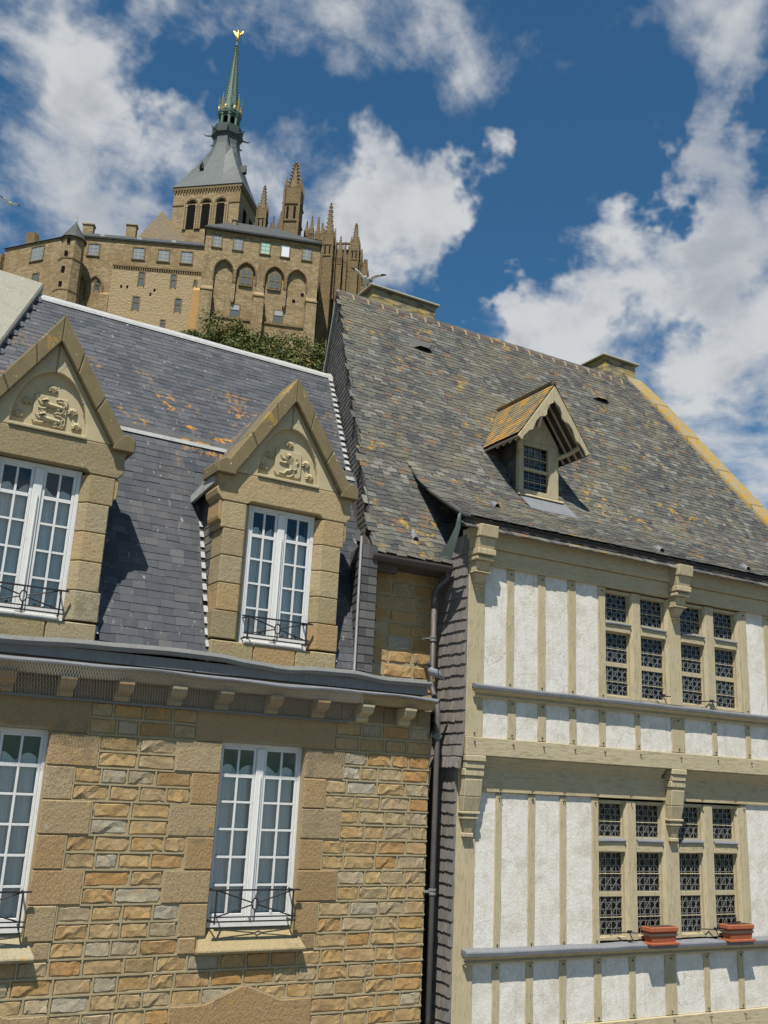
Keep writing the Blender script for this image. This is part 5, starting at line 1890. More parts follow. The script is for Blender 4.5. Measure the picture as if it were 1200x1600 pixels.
    fn = MB(); fn.lathe([(.05, 0), (.055, .05), (.03, .08), (.035, .1), (.0, .14)], (DU, yF + .0, za + .0), 6); fn.build('finial', MAT['gutterwood'], d)
    # barge boards, cusped
    for sx in (-1, 1):
        E = Vector((DU + sx * .80, 12.40)); K = Vector((DU, za - .02)); dn = (E - K).normalized(); pn = Vector((-dn.y, dn.x))
        if pn.y > 0:
            pn = -pn
        L = (E - K).length
        ins = [(0, .30), (.12, .30), (.20, .22), (.28, .17), (.36, .20), (.42, .26), (.47, .24), (.52, .16), (.62, .14), (.70, .18), (.76, .20), (.82, .14), (.94, .12), (1.0, .14)]
        top = [K, E]
        inner = []
        for t, w in ins:
            q_ = K + dn * L * t + pn * w * .78
            if (q_.x - DU) * sx < 0:
                q_ = Vector((DU, q_.y))
            inner.append(q_)
        mb = MB(); mb.prism([(p_.x + sx * .001, p_.y) for p_ in [K, E] + inner[::-1]], yF - .035, yF + .0, 'y')
        mb.build('barge_board', MAT['timber'], d, bevel=.006)
        ar = MB()                               # curved strut from post to barge board
        ar.tube([(DU + sx * (DW - .02), DV + .02, 12.35), (DU + sx * (DW + .12), DV - .15, 12.42), (DU + sx * (DW + .14), yF + .02, 12.47)], [.045, .04, .04], 6)
        ar.build('strut', MAT['timber'], d)
    br_ = MB(); br_.tube([(DU - .02, DV, 12.86), (DU - .12, DV - .2, 12.98), (DU - .06, yF + .05, 13.16)], .03, 6); br_.build('brace', MAT['plaster'], d)
    for k in range(4):                          # rafters seen under the eaves
        for sx in (-1, 1):
            r2 = MB(); y = yF + .10 + k * .18
            r2.tube([(DU, y, za - .10), (DU + sx * .76, y, 12.37)], .028, 4); r2.build('rafter', MAT['timber'], d)
    return d


small_dormer()


# ---- roof vents (lifted slate hoods) and lead cowls
def hood(u, v, w):
    z = prz(PR2, v)
    up_ = Vector((0, .51, .86)); nn = Vector((0, -.86, .51))
    base = Vector((u, v, z))
    mb = MB()
    f0 = base + nn * .10; hw_ = w / 2
    top = base + up_ * .42
    mb.add([f0 + Vector((-hw_, 0, 0)), f0 + Vector((hw_, 0, 0)), top + Vector((hw_ * 3.2, 0, 0)), top + Vector((-hw_ * 3.2, 0, 0)), base + Vector((-hw_ * 2.6, 0, 0)), base + Vector((hw_ * 2.6, 0, 0))],
           [(0, 1, 2, 3), (0, 3, 4), (1, 5, 2)], .3)
    o = mb.build('vent_hood', MAT['oldslate'], th, fix=False)
    dk = MB(); dk.add([f0 + Vector((-hw_, .02, -.01)), f0 + Vector((hw_, .02, -.01)), base + Vector((hw_, 0, -.02)) + nn * .03, base + Vector((-hw_, 0, -.02)) + nn * .03], [(0, 1, 2, 3)])
    dk.build('vent_opening', MAT['dark'], o, fix=False)


hood(1.07, 3.35, .20)
hood(5.66, 3.38, .22)


def cowl(u, v, P):
    z = prz(P, v)
    mb = MB(); n = 8; vs = []
    g = (prz(P, v + .05) - prz(P, v - .05)) / .1; q_ = 1 / math.sqrt(1 + g * g)
    for k, (dv, r_) in enumerate(((-.07 * q_, .055), (.03 * q_, .06), (.14 * q_, .03))):
        for i in range(n):
            a = math.pi * i / (n - 1)
            vs.append((u + r_ * math.cos(a), v + dv, prz(P, v + dv) + .015 + r_ * 1.5 * math.sin(a)))
    mb.add(vs, [(k * n + i, k * n + i + 1, (k + 1) * n + i + 1, (k + 1) * n + i) for k in range(2) for i in range(n - 1)])
    pl = [(u - .12, v - .11 * q_), (u + .12, v - .11 * q_), (u + .12, v + .13 * q_), (u - .12, v + .13 * q_)]
    mb.add([(a, b, prz(P, b) + .022) for a, b in pl], [(0, 1, 2, 3)])
    o = mb.build('vent_cowl', MAT['lead'], th, fix=False)
    dk = MB(); dk.prism([(u + .05 * math.cos(math.pi * i / 6), prz(P, v - .04) + .012 + .07 * math.sin(math.pi * i / 6)) for i in range(7)], v - .045, v - .03, 'y')
    dk.build('vent_opening', MAT['dark'], o)


cowl(-.57, .61, PR1)
cowl(.93, .62, PR2); cowl(3.9, .0, PR2); cowl(6.0, .0, PR2)

# ---- lead valley, gutter and downpipe at the corner
lv = MB()
path = [(-.36, -.30, 10.38), (-.34, -.24, 10.2), (-.30, -.02, 9.98), (-.26, .22, 9.82)]
ws = [.02, .045, .075, .12]
vs = []
for (u, v, z), w in zip(path, ws):
    vs += [(u - w, v + .02, z), (u, v - .03, z + .03), (u + w, v + .02, z)]
lv.add(vs, [(i * 3 + k, i * 3 + k + 1, i * 3 + k + 4, i * 3 + k + 3) for i in range(3) for k in range(2)])
lv.build('lead_valley', MAT['copperpipe'], th, smooth=True, fix=False)
gt = MB()
gt.sweep_x(lambda x: [(.36 + .085 * math.cos(a) , 9.735 + .095 * math.sin(a)) for a in [R(180 + 20 * i) for i in range(10)]] + [(.40, 9.745), (.32, 9.745)], [-1.44, -1.0, -.5, -.06])
gt.build('eave_gutter', MAT['gutterwood'], th)
ev = MB(); ev.hexa([(-1.42, .40, 9.70), (.0, .40, 9.70), (.0, VS + .05, 9.62), (-1.42, VS + .05, 9.62), (-1.42, .40, 9.76), (.0, .40, 9.76), (.0, VS + .1, 10.25), (-1.30, VS + .1, 10.25)])
ev.build('eave_boarding', MAT['gutterwood'], th)
tm = MB(); tm.box(-1.42, -.9, .46, .62, 9.53, 9.695); tm.build('eave_timber', MAT['gutterwood'], th, bevel=.03)
dp = MB()
dp.tube([(-.12, .36, 9.66), (-.10, .38, 9.56), (-.20, .48, 9.44), (-.25, .50, 9.30), (-.25, .50, 9.1)], .046, 8)
dp.tube([(-.25, .50, 9.12), (-.25, .50, 7.98), (-.26, .44, 7.86), (-.27, .30, 7.66), (-.275, .26, 7.5), (-.275, .26, 0)], .040, 8)
dpo = dp.build('downpipe', MAT['pipe'], th, smooth=True)
for z in (7.18, 5.1, 3.3, 8.6):
    cl = MB(); v_ = .26 if z < 7.5 else .50; u_ = -.275 if z < 7.5 else -.25
    cl.lathe([(.040, 0), (.052, .004), (.052, .03), (.044, .034), (.044, .05), (.052, .054), (.052, .08), (.040, .084)], (u_, v_, z), 10)
    cl.box(u_ - .12, u_, v_ - .01, v_ + .12, z + .03, z + .05)
    cl.build('pipe_collar', MAT['zinc'], dpo)

# ---- casement stays
for u, z, v in ((3.84, 8.12, -.02), (4.95, 8.12, -.02), (3.15, 4.56, VL - .05), (4.98, 4.56, VL - .05)):
    st = MB(); st.tube([(u - .25, v + .12, z), (u + .12, v - .07, z)], .010, 5); st.tube([(u + .0, v - .02, z), (u + .06, v - .04, z - .12)], .008, 5)
    st.box(u - .03, u + .05, v - .03, v + .0, z - .01, z + .03)
    st.build('casement_stay', MAT['iron'], th)


# ================================================================ abbey on the rock
def far_window(parent, u0, u1, z0, z1, w, glass='farglass', cross=True, surround=True, sill=True):
    """stone surround proud of the wall, glazed panel and bars set back inside it. w: wall face"""
    t = .16
    if surround:
        s = MB()
        s.box(u0 - t, u0, w - .12, w + .1, z0 - .02, z1 + t); s.box(u1, u1 + t, w - .12, w + .1, z0 - .02, z1 + t)
        s.box(u0, u1, w - .12, w + .1, z1, z1 + t)
        s.box(u0 - t * 1.6, u1 + t * 1.6, w - .2, w + .1, z0 - .18, z0 - .021)
        win = s.build('window', MAT['abbeydark'], parent)
    g = MB(); g.box(u0, u1, w - .03, w + .05, z0, z1)
    go = g.build('pane' if surround else 'window', MAT[glass], win if surround else parent)
    if cross:
        b = MB(); um = (u0 + u1) / 2
        b.box(um - .05, um + .05, w - .07, w - .031, z0, z1)
        for k in (1, 2):
            zz_ = z0 + (z1 - z0) * k / 3
            b.box(u0, um - .05, w - .06, w - .031, zz_ - .04, zz_ + .04); b.box(um + .05, u1, w - .06, w - .031, zz_ - .04, zz_ + .04)
        b.build('window_bars', MAT['fargrey'], win if surround else go)


def slit(parent, u0, u1, z0, z1, w):
    g = MB(); g.box(u0 + .18, u1 - .1, w - .02, w + .05, z0, z1)
    s = MB(); s.box(u0, u0 + .18, w - .10, w + .1, z0 - .1, z1 + .1); s.box(u1 - .1, u1 + .06, w - .10, w + .1, z0 - .1, z1 + .1)
    s.box(u0 + .18, u1 - .1, w - .10, w + .1, z1, z1 + .2); zm = (z0 + z1) / 2 + .2
    s.box(u0 + .18, u1 - .1, w - .08, w - .02, zm - .08, zm + .08)
    win = s.build('window', MAT['abbeydark'], parent)
    g.build('pane', MAT['farglass'], win)


# ---- great hall with the blind arcade
hall = thing('abbey_hall', 'tall tan granite abbey hall with four blind pointed arches', 'abbey building', (45.3, 143.0, 0), R(-19))
HW = 19.4
hb_ = MB(); hb_.box(0, HW, .75, 14, 56, 95.7); hb_.build('wall', MAT['abbey'], hall)
def parch(l, a, r, zs, za):
    """pointed arch of two circular arcs, from the left spring to the right one"""
    h = (r - l) / 2; H_ = za - zs; rho = (H_ * H_ + h * h) / (2 * h); m = (l + r) / 2
    n = 6; th = math.acos(max(-1, min(1, (rho - h) / rho)))
    left = [(l + rho - rho * math.cos(th * i / n), zs + rho * math.sin(th * i / n)) for i in range(1, n + 1)]
    return left + [(2 * m - x, z) for x, z in reversed(left[:-1])]
fp = [(0, 79.4), (1.98, 79.4), (1.98, 88.1)] + parch(1.98, 3.52, 5.06, 88.1, 90.35) + [(5.06, 83.2), (5.35, 82.7), (5.64, 83.2), (5.64, 88.1)] + parch(5.64, 7.26, 8.87, 88.1, 90.4) + \
     [(8.87, 79.4), (10.46, 79.4), (10.46, 88.1)] + parch(10.46, 12.07, 13.68, 88.2, 90.45) + [(13.68, 83.5), (13.94, 83.0), (14.20, 83.5), (14.20, 88.2)] + parch(14.20, 15.8, 17.46, 88.2, 90.5) + \
     [(17.46, 79.4), (HW, 79.4), (HW, 95.65), (0, 95.65)]
mb = MB(); mb.prism(fp, .25, .80, 'y'); mb.build('arcade', MAT['abbey'], hall)
# arch mouldings
for l, a, r in ((1.98, 3.52, 5.06), (5.64, 7.26, 8.87), (10.46, 12.07, 13.68), (14.20, 15.8, 17.46)):
    mb = MB(); pts = [(l - .1, 86.5)] + [(l - .1, 88.15)] + [(x + (-.1 if x < a else .1), z + .12) for x, z in parch(l, a, r, 88.15, 90.4)] + [(r + .1, 86.5)]
    mb.tube([(x, .21, z) for x, z in pts], .13, 5); mb.build('arch_moulding', MAT['abbeydark'], hall)
lw = MB(); lw.box(-.1, HW + .1, -.25, .9, 56, 79.4); lw.build('plinth_wall', MAT['abbey'], hall)
for a, b in ((2.0, 8.6), (10.7, 17.4)):
    mb = MB(); mb.box(a, b, -.45, .0, 79.42, 79.75); mb.build('string_course', MAT['abbeydark'], hall)
for a, b, zt, d in ((.1, 2.0, 84.6, 1.4), (8.75, 10.5, 84.6, 1.5), (17.5, HW - .1, 84.9, 1.4)):
    mb = MB(); mb.box(a, b, -d, .0, 56, zt - .8)
    mb.hexa([(a, -d, zt - .8), (b, -d, zt - .8), (b, 0, zt - .8), (a, 0, zt - .8), (a, -.1, zt + .5), (b, -.1, zt + .5), (b, 0, zt + .5), (a, 0, zt + .5)])
    mb.box(a - .12, b + .12, -d - .12, 0, zt - .95, zt - .75)
    mb.build('buttress', MAT['abbey'], hall)
for i, (a, b) in enumerate(((1.23, 2.63), (4.72, 6.16), (9.35, 10.8), (12.81, 14.15), (16.48, 17.87))):
    far_window(hall, a, b, 92.55, 94.75, .25, ['fargreyglass', 'fargreyglass', 'greenglass', 'paleglass', 'fargreyglass'][i], i != 3)
for a, b, c, d in ((6.4, 7.28, 7.36, 8.16), (11.19, 12.05, 12.13, 12.96)):
    s = MB(); m_ = (b + c) / 2
    s.prism([(a - .25, 86.2), (d + .25, 86.2), (d + .25, 88.9), (m_, 90.2), (a - .25, 88.9)], .45, .9, 'y')
    win = s.build('window', MAT['abbeydark'], hall)
    for p, q_ in ((a, b), (c, d)):
        g = MB(); g.prism([(p + .1, 86.5), (q_ - .1, 86.5), (q_ - .1, 88.8), ((p + q_) / 2, 89.5), (p + .1, 88.8)], .40, .5, 'y'); g.build('pane', MAT['farglass'], win)
        t = MB(); t.box(p + .1, q_ - .1, .34, .40, 87.8, 87.95); t.build('window_bars', MAT['abbey'], win)
for a, b in ((5.3, 6.67), (12.53, 13.9)):
    far_window(hall, a, b, 80.45, 82.6, .75, 'farglass', False)
    mb = MB(); mb.box(a, b, .65, .8, 81.7, 82.6); mb.build('shutter', MAT['fargrey'], hall)
for u, z in ((16.97, 86.2), (15.59, 84.8)):
    mb = MB(); mb.box(u - .25, u + .25, .70, .8, z - .3, z + .3); mb.build('putlog_hole', MAT['dark'], hall)
rf_ = MB()
rf_.hexa([(-.3, -.35, 95.66), (HW + .3, -.35, 95.66), (HW + .3, 14.3, 95.66), (-.3, 14.3, 95.66), (-.3, -.4, 95.95), (HW + .3, -.4, 95.95), (HW + .3, 14.3, 95.95), (-.3, 14.3, 95.95)])
rf_.add([(-.2, -.4, 95.95), (HW + .2, -.4, 95.95), (HW + .2, 14.3, 95.95), (-.2, 14.3, 95.95), (4.5, 6.5, 101.5), (12.5, 6.5, 101.5)], [(0, 1, 5, 4), (1, 2, 5), (2, 3, 4, 5), (3, 0, 4)])
rf_.build('roof', MAT['abbeyslate'], hall)
mb = MB(); mb.lathe([(.5, 0), (.5, 1.4), (.65, 1.45), (.65, 1.7), (.2, 2.0)], (4.6, 4.5, 99.0), 8); mb.build('chimney', MAT['abbey'], hall)

# ---- long wing
wing = thing('abbey_wing', 'long tan granite abbey wing with corbel table and slate roof', 'abbey building', (45.7, 145.0, 0), R(-26))
mb = MB(); mb.box(-21.5, .6, 0, 9, 56, 93.1); w_o = mb.build('wall', MAT['abbey'], wing)
mb = MB(); mb.box(-14.4, .5, -.75, 0, 56, 87.3); mb.build('lower_wall', MAT['abbeypale'], wing)
mb = MB(); mb.box(-14.45, .5, -.85, 0, 87.9, 88.2); mb.box(-14.45, .5, -.35, 0, 88.2, 88.4); mb.build('parapet_string', MAT['abbeydark'], wing)
for i in range(38):
    mb = MB(); u = -14.3 + i * .39; mb.box(u, u + .2, -.8, 0, 87.305, 87.89); mb.build('corbel', MAT['abbeydark'], wing)
for a, b in ((-18.92, -17.2), (-11.49, -9.7), (-7.3, -5.57), (-3.45, -1.7)):
    far_window(wing, a, b, 89.85, 91.95, 0, 'fargreyglass')
for a, z0, b, z1 in ((-10.06, 84.58, -8.95, 87.02), (-4.74, 84.72, -3.75, 87.1), (-10.53, 80.12, -9.34, 82.47), (-3.6, 80.35, -2.5, 82.66), (-5.63, 77.19, -4.77, 78.64), (-.95, 85.38, -.3, 86.37)):
    slit(wing, a, b, z0, z1, -.75)
for a, z0, b, z1 in ((-20.38, 83.27, -19.42, 85.7), (-17.26, 83.43, -16.18, 85.2), (-17.5, 79.33, -16.58, 80.13)):
    slit(wing, a, b, z0, z1, .02)
for u, z in ((-12.6, 84.2), (-11.6, 84.2), (-7.1, 84.0), (-7.7, 83.2)):
    mb = MB(); mb.box(u - .16, u + .16, -.79, -.7, z - .25, z + .25); mb.build('putlog_hole', MAT['dark'], wing)
# two relieving arches and buttress
for l, a, r in ((-21.4, -19.9, -18.5), (-18.4, -17.2, -15.8)):
    mb = MB(); mb.tube([(l, -.15, 81.5), (l, -.15, 84.0)] + [(x, -.15, z) for x, z in parch(l, a, r, 84.0, 86.0)] + [(r, -.15, 84.0), (r, -.15, 82.6)], .2, 5); mb.build('arch_moulding', MAT['abbeydark'], wing)
mb = MB(); mb.box(-16.0, -14.42, -.9, 0, 56, 82.4)
mb.hexa([(-16.0, -.9, 82.4), (-14.42, -.9, 82.4), (-14.42, 0, 82.4), (-16.0, 0, 82.4), (-16.0, -.1, 83.2), (-14.42, -.1, 83.2), (-14.42, 0, 83.2), (-16.0, 0, 83.2)]); mb.build('buttress', MAT['abbey'], wing)
mb = MB(); mb.box(-.7, .62, -1.6, 0, 56, 84.2); mb.hexa([(-.7, -1.6, 84.2), (.62, -1.6, 84.2), (.62, 0, 84.2), (-.7, 0, 84.2), (-.7, -.2, 85.6), (.62, -.2, 85.6), (.62, 0, 85.6), (-.7, 0, 85.6)]); mb.build('buttress', MAT['abbeyrust'], wing)
mb = MB()
mb.box(-21.7, .7, -.3, 9.3, 93.1, 93.3)
mb.add([(-21.6, -.35, 93.3), (.7, -.35, 93.3), (.7, 9.3, 93.3), (-21.6, 9.3, 93.3), (-21.6, 4.5, 96.6), (.7, 4.5, 96.6)], [(0, 1, 5, 4), (1, 2, 5), (2, 3, 4, 5), (3, 0, 4)])
mb.build('roof', MAT['abbeyslate'], wing)
for u in (-17.2, -11.0, -5.2):
    mb = MB(); mb.hexa([(u - .4, .9, 94.15), (u + .4, .9, 94.15), (u + .4, 1.6, 94.4), (u - .4, 1.6, 94.4), (u - .3, .9, 94.5), (u + .3, .9, 94.5), (u + .3, 1.8, 94.9), (u - .3, 1.8, 94.9)]); mb.build('skylight', MAT['fargrey'], wing)
for a, b, z0, z1 in ((-21.6, -19.8, 94.5, 98.0), (-14.2, -12.5, 95.0, 98.6)):
    mb = MB(); mb.box(a, b, 4.2, 5.4, z0, z1); mb.box(a - .15, b + .15, 4.05, 5.55, z1, z1 + .3)
    mb.build('chimney', MAT['abbey'], wing, bevel=.05)

# ---- stair turret
tur = thing('stair_turret', 'octagonal granite stair turret with conical slate cap', 'turret', (25.1, 149.9, 0), R(-26))
mb = MB(); mb.lathe([(2.05, 56), (2.05, 80.6), (1.95, 81.0), (1.93, 86.3), (1.83, 86.7), (1.83, 90.4)], (0, 1.6, 0), 8, R(22.5)); mb.build('wall', MAT['abbey'], tur)
for z, r_ in ((80.6, 2.12), (86.3, 2.02), (90.1, 1.95)):
    mb = MB(); mb.lathe([(r_, 0), (r_, .25)], (0, 1.6, z), 8, R(22.5)); mb.build('string_course', MAT['abbeydark'], tur)
mb = MB(); mb.lathe([(2.15, 90.4), (1.75, 91.1), (.9, 92.5), (.05, 94.0)], (0, 1.6, 0), 16); mb.build('roof', MAT['abbeyslate'], tur)
mb = MB(); mb.lathe([(.1, 93.8), (.18, 94.2), (.06, 94.4), (.05, 95.2), (.0, 95.3)], (0, 1.6, 0), 6); mb.box(-.25, .25, 1.56, 1.64, 94.8, 94.9); mb.build('finial', MAT['paleLead'], tur)
for z0, z1, u in ((89.2, 90.0, -.3), (86.85, 87.6, -.4), (83.8, 84.8, -.5), (81.3, 82.1, -.6)):
    mb = MB(); mb.box(u - .25, u + .25, -.32, .2, z0, z1); mb.build('window', MAT['dark'], tur)

# ---- lodging turning away at the end
lodge = thing('abbey_lodging', 'plain tan granite lodging beyond the stair turret', 'abbey building', (24.6, 156.1, 0), R(-53))
mb = MB(); mb.box(-12.2, 2.0, 0, 9, 56, 93.1); mb.build('wall', MAT['abbey'], lodge)
far_window(lodge, -6.05, -3.5, 89.6, 92.2, 0, 'fargreyglass'); far_window(lodge, -4.93, -3.75, 85.6, 87.0, 0, 'farglass', False)
mb = MB(); mb.add([(-12.4, -.3, 93.1), (2, -.3, 93.1), (2, 9.3, 93.1), (-12.4, 9.3, 93.1), (-11.8, 4.5, 95.2), (2, 4.5, 95.2)], [(0, 1, 5, 4), (1, 2, 5), (2, 3, 4, 5), (3, 0, 4), (3, 2, 1, 0)]); mb.build('roof', MAT['abbeyslate'], lodge)
mb = MB(); mb.hexa([(-10.5, 2.4, 93.0), (-8.0, 2.4, 93.0), (-8.0, 3.6, 93.0), (-10.5, 3.6, 93.0), (-10.5, 2.4, 97.6), (-8.6, 2.4, 97.2), (-8.6, 3.6, 97.2), (-10.5, 3.6, 97.6)]); mb.build('chimney', MAT['abbeydark'], lodge)
mb = MB(); mb.hexa([(-14.6, -1.2, 56), (-12.0, -1.2, 56), (-12.0, 1, 56), (-14.6, 1, 56), (-13.0, -.8, 90.2), (-12.0, -.8, 92.0), (-12.0, 1, 92.0), (-13.0, 1, 90.2)]); mb.build('buttress', MAT['abbey'], lodge)

# ---- church: crossing tower, spire, nave gable, choir
church = thing('abbey_church', 'abbey church with arcaded tower, slate pyramid roof, green spire and choir pinnacles', 'church', (46.2, 168.8, 0), R(-41.5))
S = 13.74; H = S / 2
mb = MB(); mb.box(0, S, 0, S, 56, 117.2); mb.build('tower', MAT['abbey'], church)
mb = MB(); mb.box(-.25, S + .25, -.25, S + .25, 117.3, 118.0); mb.build('tower_cornice', MAT['abbeydark'], church)
for i in range(24):
    for face in (0, 1):
        mb = MB(); u = .1 + i * .575
        if face == 0:
            mb.box(u, u + .28, -.22, 0, 116.7, 117.3)
        else:
            mb.box(S, S + .22, u, u + .28, 116.7, 117.3)
        mb.build('corbel', MAT['abbeydark'], church)
mb = MB(); mb.box(-.12, S + .12, -.12, .0, 113.9, 114.15); mb.build('string_course', MAT['abbeydark'], church)
for k, (a, b) in enumerate(((3.14, 5.0), (6.14, 7.95), (9.15, 10.95))):
    c = (a + b) / 2
    o = None
    for ring, (hw_, d) in enumerate(((1.45, .30), (1.15, .18))):
        mb = MB(); r_ = hw_
        pts = [(c - r_, -.12 - d * .3, 108.5)] + [(c + r_ * math.cos(R(180 - 18 * i)), -.12 - d * .3, 113.9 + r_ * math.sin(R(18 * i))) for i in range(11)] + [(c + r_, -.12 - d * .3, 108.5)]
        mb.tube(pts, .17, 5); w_ = mb.build('window' if ring == 0 else 'arch_order', MAT['abbeypale' if ring == 0 else 'abbeydark'], church if ring == 0 else o)
        o = o or w_
    g = MB(); r_ = .82
    g.prism([(c - r_, 108.6), (c + r_, 108.6), (c + r_, 113.9)] + [(c + r_ * math.cos(R(20 * i)), 113.9 + r_ * math.sin(R(20 * i))) for i in range(1, 9)] + [(c - r_, 113.9)], -.06, .05, 'y'); g.build('opening', MAT['dark'], o)
    l = MB()
    for sx in (-1, 1):
        l.box(c + sx * 1.0 - .14, c + sx * 1.0 + .14, -.28, .0, 108.5, 113.4)
        l.box(c + sx * 1.0 - .22, c + sx * 1.0 + .22, -.34, .0, 113.4, 113.9)
    l.build('column', MAT['abbeypale'], o)
for k in range(3):
    mb = MB(); c = 3.2 + k * 3.6; mb.box(S, S + .08, c - .8, c + .8, 108.5, 114); mb.build('opening', MAT['dark'], church)
# concave pyramid roof: square at the eave turning octagonal at the neck
mb = MB(); n = 8
def oct_ring(z, h, k):
    """k: 0 square .. 1 octagon; 16 points"""
    pts = []
    for i in range(16):
        a = R(22.5 * i + 45); ca, sa = math.cos(a), math.sin(a)
        sq = h / max(abs(ca), abs(sa))
        am = (a + math.pi / 8) % (math.pi / 4) - math.pi / 8
        oc = h / math.cos(am)
        r_ = sq * (1 - k) + oc * k
        pts.append((H + r_ * ca, H + r_ * sa, z))
    return pts
rings = [oct_ring(z, h, k) for z, h, k in ((118.0, 7.25, 0), (119.0, 6.75, 0), (121.5, 5.75, .1), (124.5, 4.6, .25), (127.5, 3.55, .5), (130.0, 2.85, .85), (131.2, 2.6, 1), (133.6, 2.45, 1))]
mb.add([p for r_ in rings for p in r_], [(i * 16 + k, i * 16 + (k + 1) % 16, (i + 1) * 16 + (k + 1) % 16, (i + 1) * 16 + k) for i in range(len(rings) - 1) for k in range(16)])
mb.build('tower_roof', MAT['towerslate'], church)
for (u, v) in ((4.4, -1), (H + 5.6, 5.5)):
    mb = MB()
    if v < 0:
        mb.prism([(u - .45, 123.2), (u + .45, 123.2), (u, 124.9)], 1.25, 2.6, 'y')
    else:
        mb.prism([(v - .45, 124.2), (v + .45, 124.2), (v, 126.1)], u - 1.5, u - .2, 'x')
    o = mb.build('lucarne', MAT['abbeyslate'], church)
    if v < 0:
        g = MB(); g.box(u - .2, u + .2, 1.2, 1.3, 123.3, 124.0); g.build('opening', MAT['dark'], o)
# white flank of the neck facing the sun
OX, OY = H, H
def lat(name, prof_, mat, nn=8, a0=22.5, parent=None):
    m_ = MB(); m_.lathe(prof_, (OX, OY, 0), nn, R(a0)); return m_.build(name, MAT[mat], parent or church)
gal = lat('gallery', [(2.6, 133.2), (3.25, 133.7), (3.3, 134.2), (3.1, 134.3), (3.2, 135.6), (2.9, 135.65), (2.6, 134.4)], 'copperdark')
for i in range(8):
    a = R(45 * i + 22.5)
    mb = MB(); mb.tube([(OX + 3.0 * math.cos(a), OY + 3.0 * math.sin(a), 133.9), (OX + 4.3 * math.cos(a), OY + 4.3 * math.sin(a), 133.7), (OX + 4.7 * math.cos(a), OY + 4.7 * math.sin(a), 133.95)], [.22, .14, .08], 5)
    mb.build('gargoyle', MAT['copperdark'], gal)
lant = lat('lantern', [(1.25, 134.4), (1.25, 139.3)], 'dark')
for i in range(8):
    a = R(45 * i + 22.5); x, y = OX + 2.0 * math.cos(a), OY + 2.0 * math.sin(a)
    mb = MB(); mb.lathe([(.3, 134.5), (.28, 138.3), (.42, 138.4), (.42, 138.8)], (x, y, 0), 6); mb.build('pillar', MAT['copper'], lant)
    b = R(45 * i + 67.5); x2, y2 = OX + 2.0 * math.cos(b), OY + 2.0 * math.sin(b)
    mb = MB(); mb.tube([(x, y, 137.6), ((x + x2) / 2, (y + y2) / 2, 138.6), (x2, y2, 137.6)], .18, 5); mb.build('arch', MAT['copper'], lant)
lat('lantern_cornice', [(1.6, 138.6), (2.5, 138.9), (2.6, 139.4), (2.2, 139.7)], 'copper')
for i in range(8):
    a = R(45 * i); x, y = OX + 2.35 * math.cos(a), OY + 2.35 * math.sin(a)
    mb = MB(); mb.prism([(-.75, 139.4), (.75, 139.4), (0, 141.2)], -.08, .08, 'y')
    o = mb.build('gablet', MAT['copper'], church); o.location = (x, y, 0); o.rotation_euler = (0, 0, a - math.pi / 2)
    mb = MB(); mb.lathe([(.22, 139.5), (.3, 140.0), (.22, 140.4)], (x, y, 0), 6); mb.build('crown_boss', MAT['gold'], church)
for i in range(8):
    a = R(45 * i + 22.5); x, y = OX + 2.3 * math.cos(a), OY + 2.3 * math.sin(a)
    mb = MB(); mb.lathe([(.22, 139.4), (.2, 142.0), (.26, 142.1), (.14, 142.3), (.0, 144.2)], (x, y, 0), 5); mb.build('spirelet', MAT['gold' if i % 2 else 'copper'], church)
lat('spire', [(1.85, 139.6), (1.5, 141.5), (1.02, 147), (.60, 152.5), (.30, 156.5), (.22, 158.0), (.34, 158.1), (.16, 158.4)], 'copper')
mb = MB()
for i in range(8):
    a = R(45 * i + 22.5)
    for k in range(22):
        z = 142 + k * .7; r_ = 1.45 - (z - 141.5) * .077
        x, y = OX + r_ * math.cos(a), OY + r_ * math.sin(a)
        mb.lathe([(.0, -.1), (.17, .0), (.05, .16)], (x + .1 * math.cos(a), y + .1 * math.sin(a), z), 4)
mb.build('crockets', MAT['copper'], church)['kind'] = 'stuff'
# gilded winged figure at the top
fig = MB()
fig.lathe([(.30, 0), (.42, .25), (.36, .9), (.30, 1.2), (.40, 1.7), (.22, 2.0), (.13, 2.08), (.22, 2.25), (.20, 2.45), (.0, 2.6)], (OX, OY, 158.3), 8)
fo = fig.build('gilded_angel', MAT['gold'], church, smooth=True)
cdir = (CR.x, CR.y)
lr = Vector((math.cos(R(11.5)), math.sin(R(11.5)), 0))      # wings across the view of the town
for sx in (-1, 1):
    wg = MB()
    P = lambda a, z, d=0: Vector((OX, OY, 158.3)) + lr * (sx * a) + Vector((-lr.y, lr.x, 0)) * (.25 + d) + Vector((0, 0, z))
    pts = [P(.12, 1.7), P(.5, 2.3), P(1.05, 2.75), P(1.12, 2.45), P(.88, 2.05), P(.7, 1.7), P(.45, 1.35), P(.15, 1.2)]
    n = len(pts); q_ = [p + Vector((-lr.y, lr.x, 0)) * .1 for p in pts]
    wg.add(pts + q_, [tuple(range(n)), tuple(range(2 * n - 1, n - 1, -1))] + [(i, i + n, (i + 1) % n + n, (i + 1) % n) for i in range(n)])
    wg.build('wing', MAT['gold'], fo)
sw = MB(); sw.tube([Vector((OX, OY, 160.1)) + lr * .3, Vector((OX, OY, 160.6)) + lr * .65, Vector((OX, OY, 161.0)) + lr * .55], [.13, .1, .08], 5)
sw.tube([Vector((OX, OY, 160.9)) + lr * .6, Vector((OX, OY, 162.0)) + lr * .3], [.06, .02], 4); sw.build('sword_arm', MAT['gold'], fo)

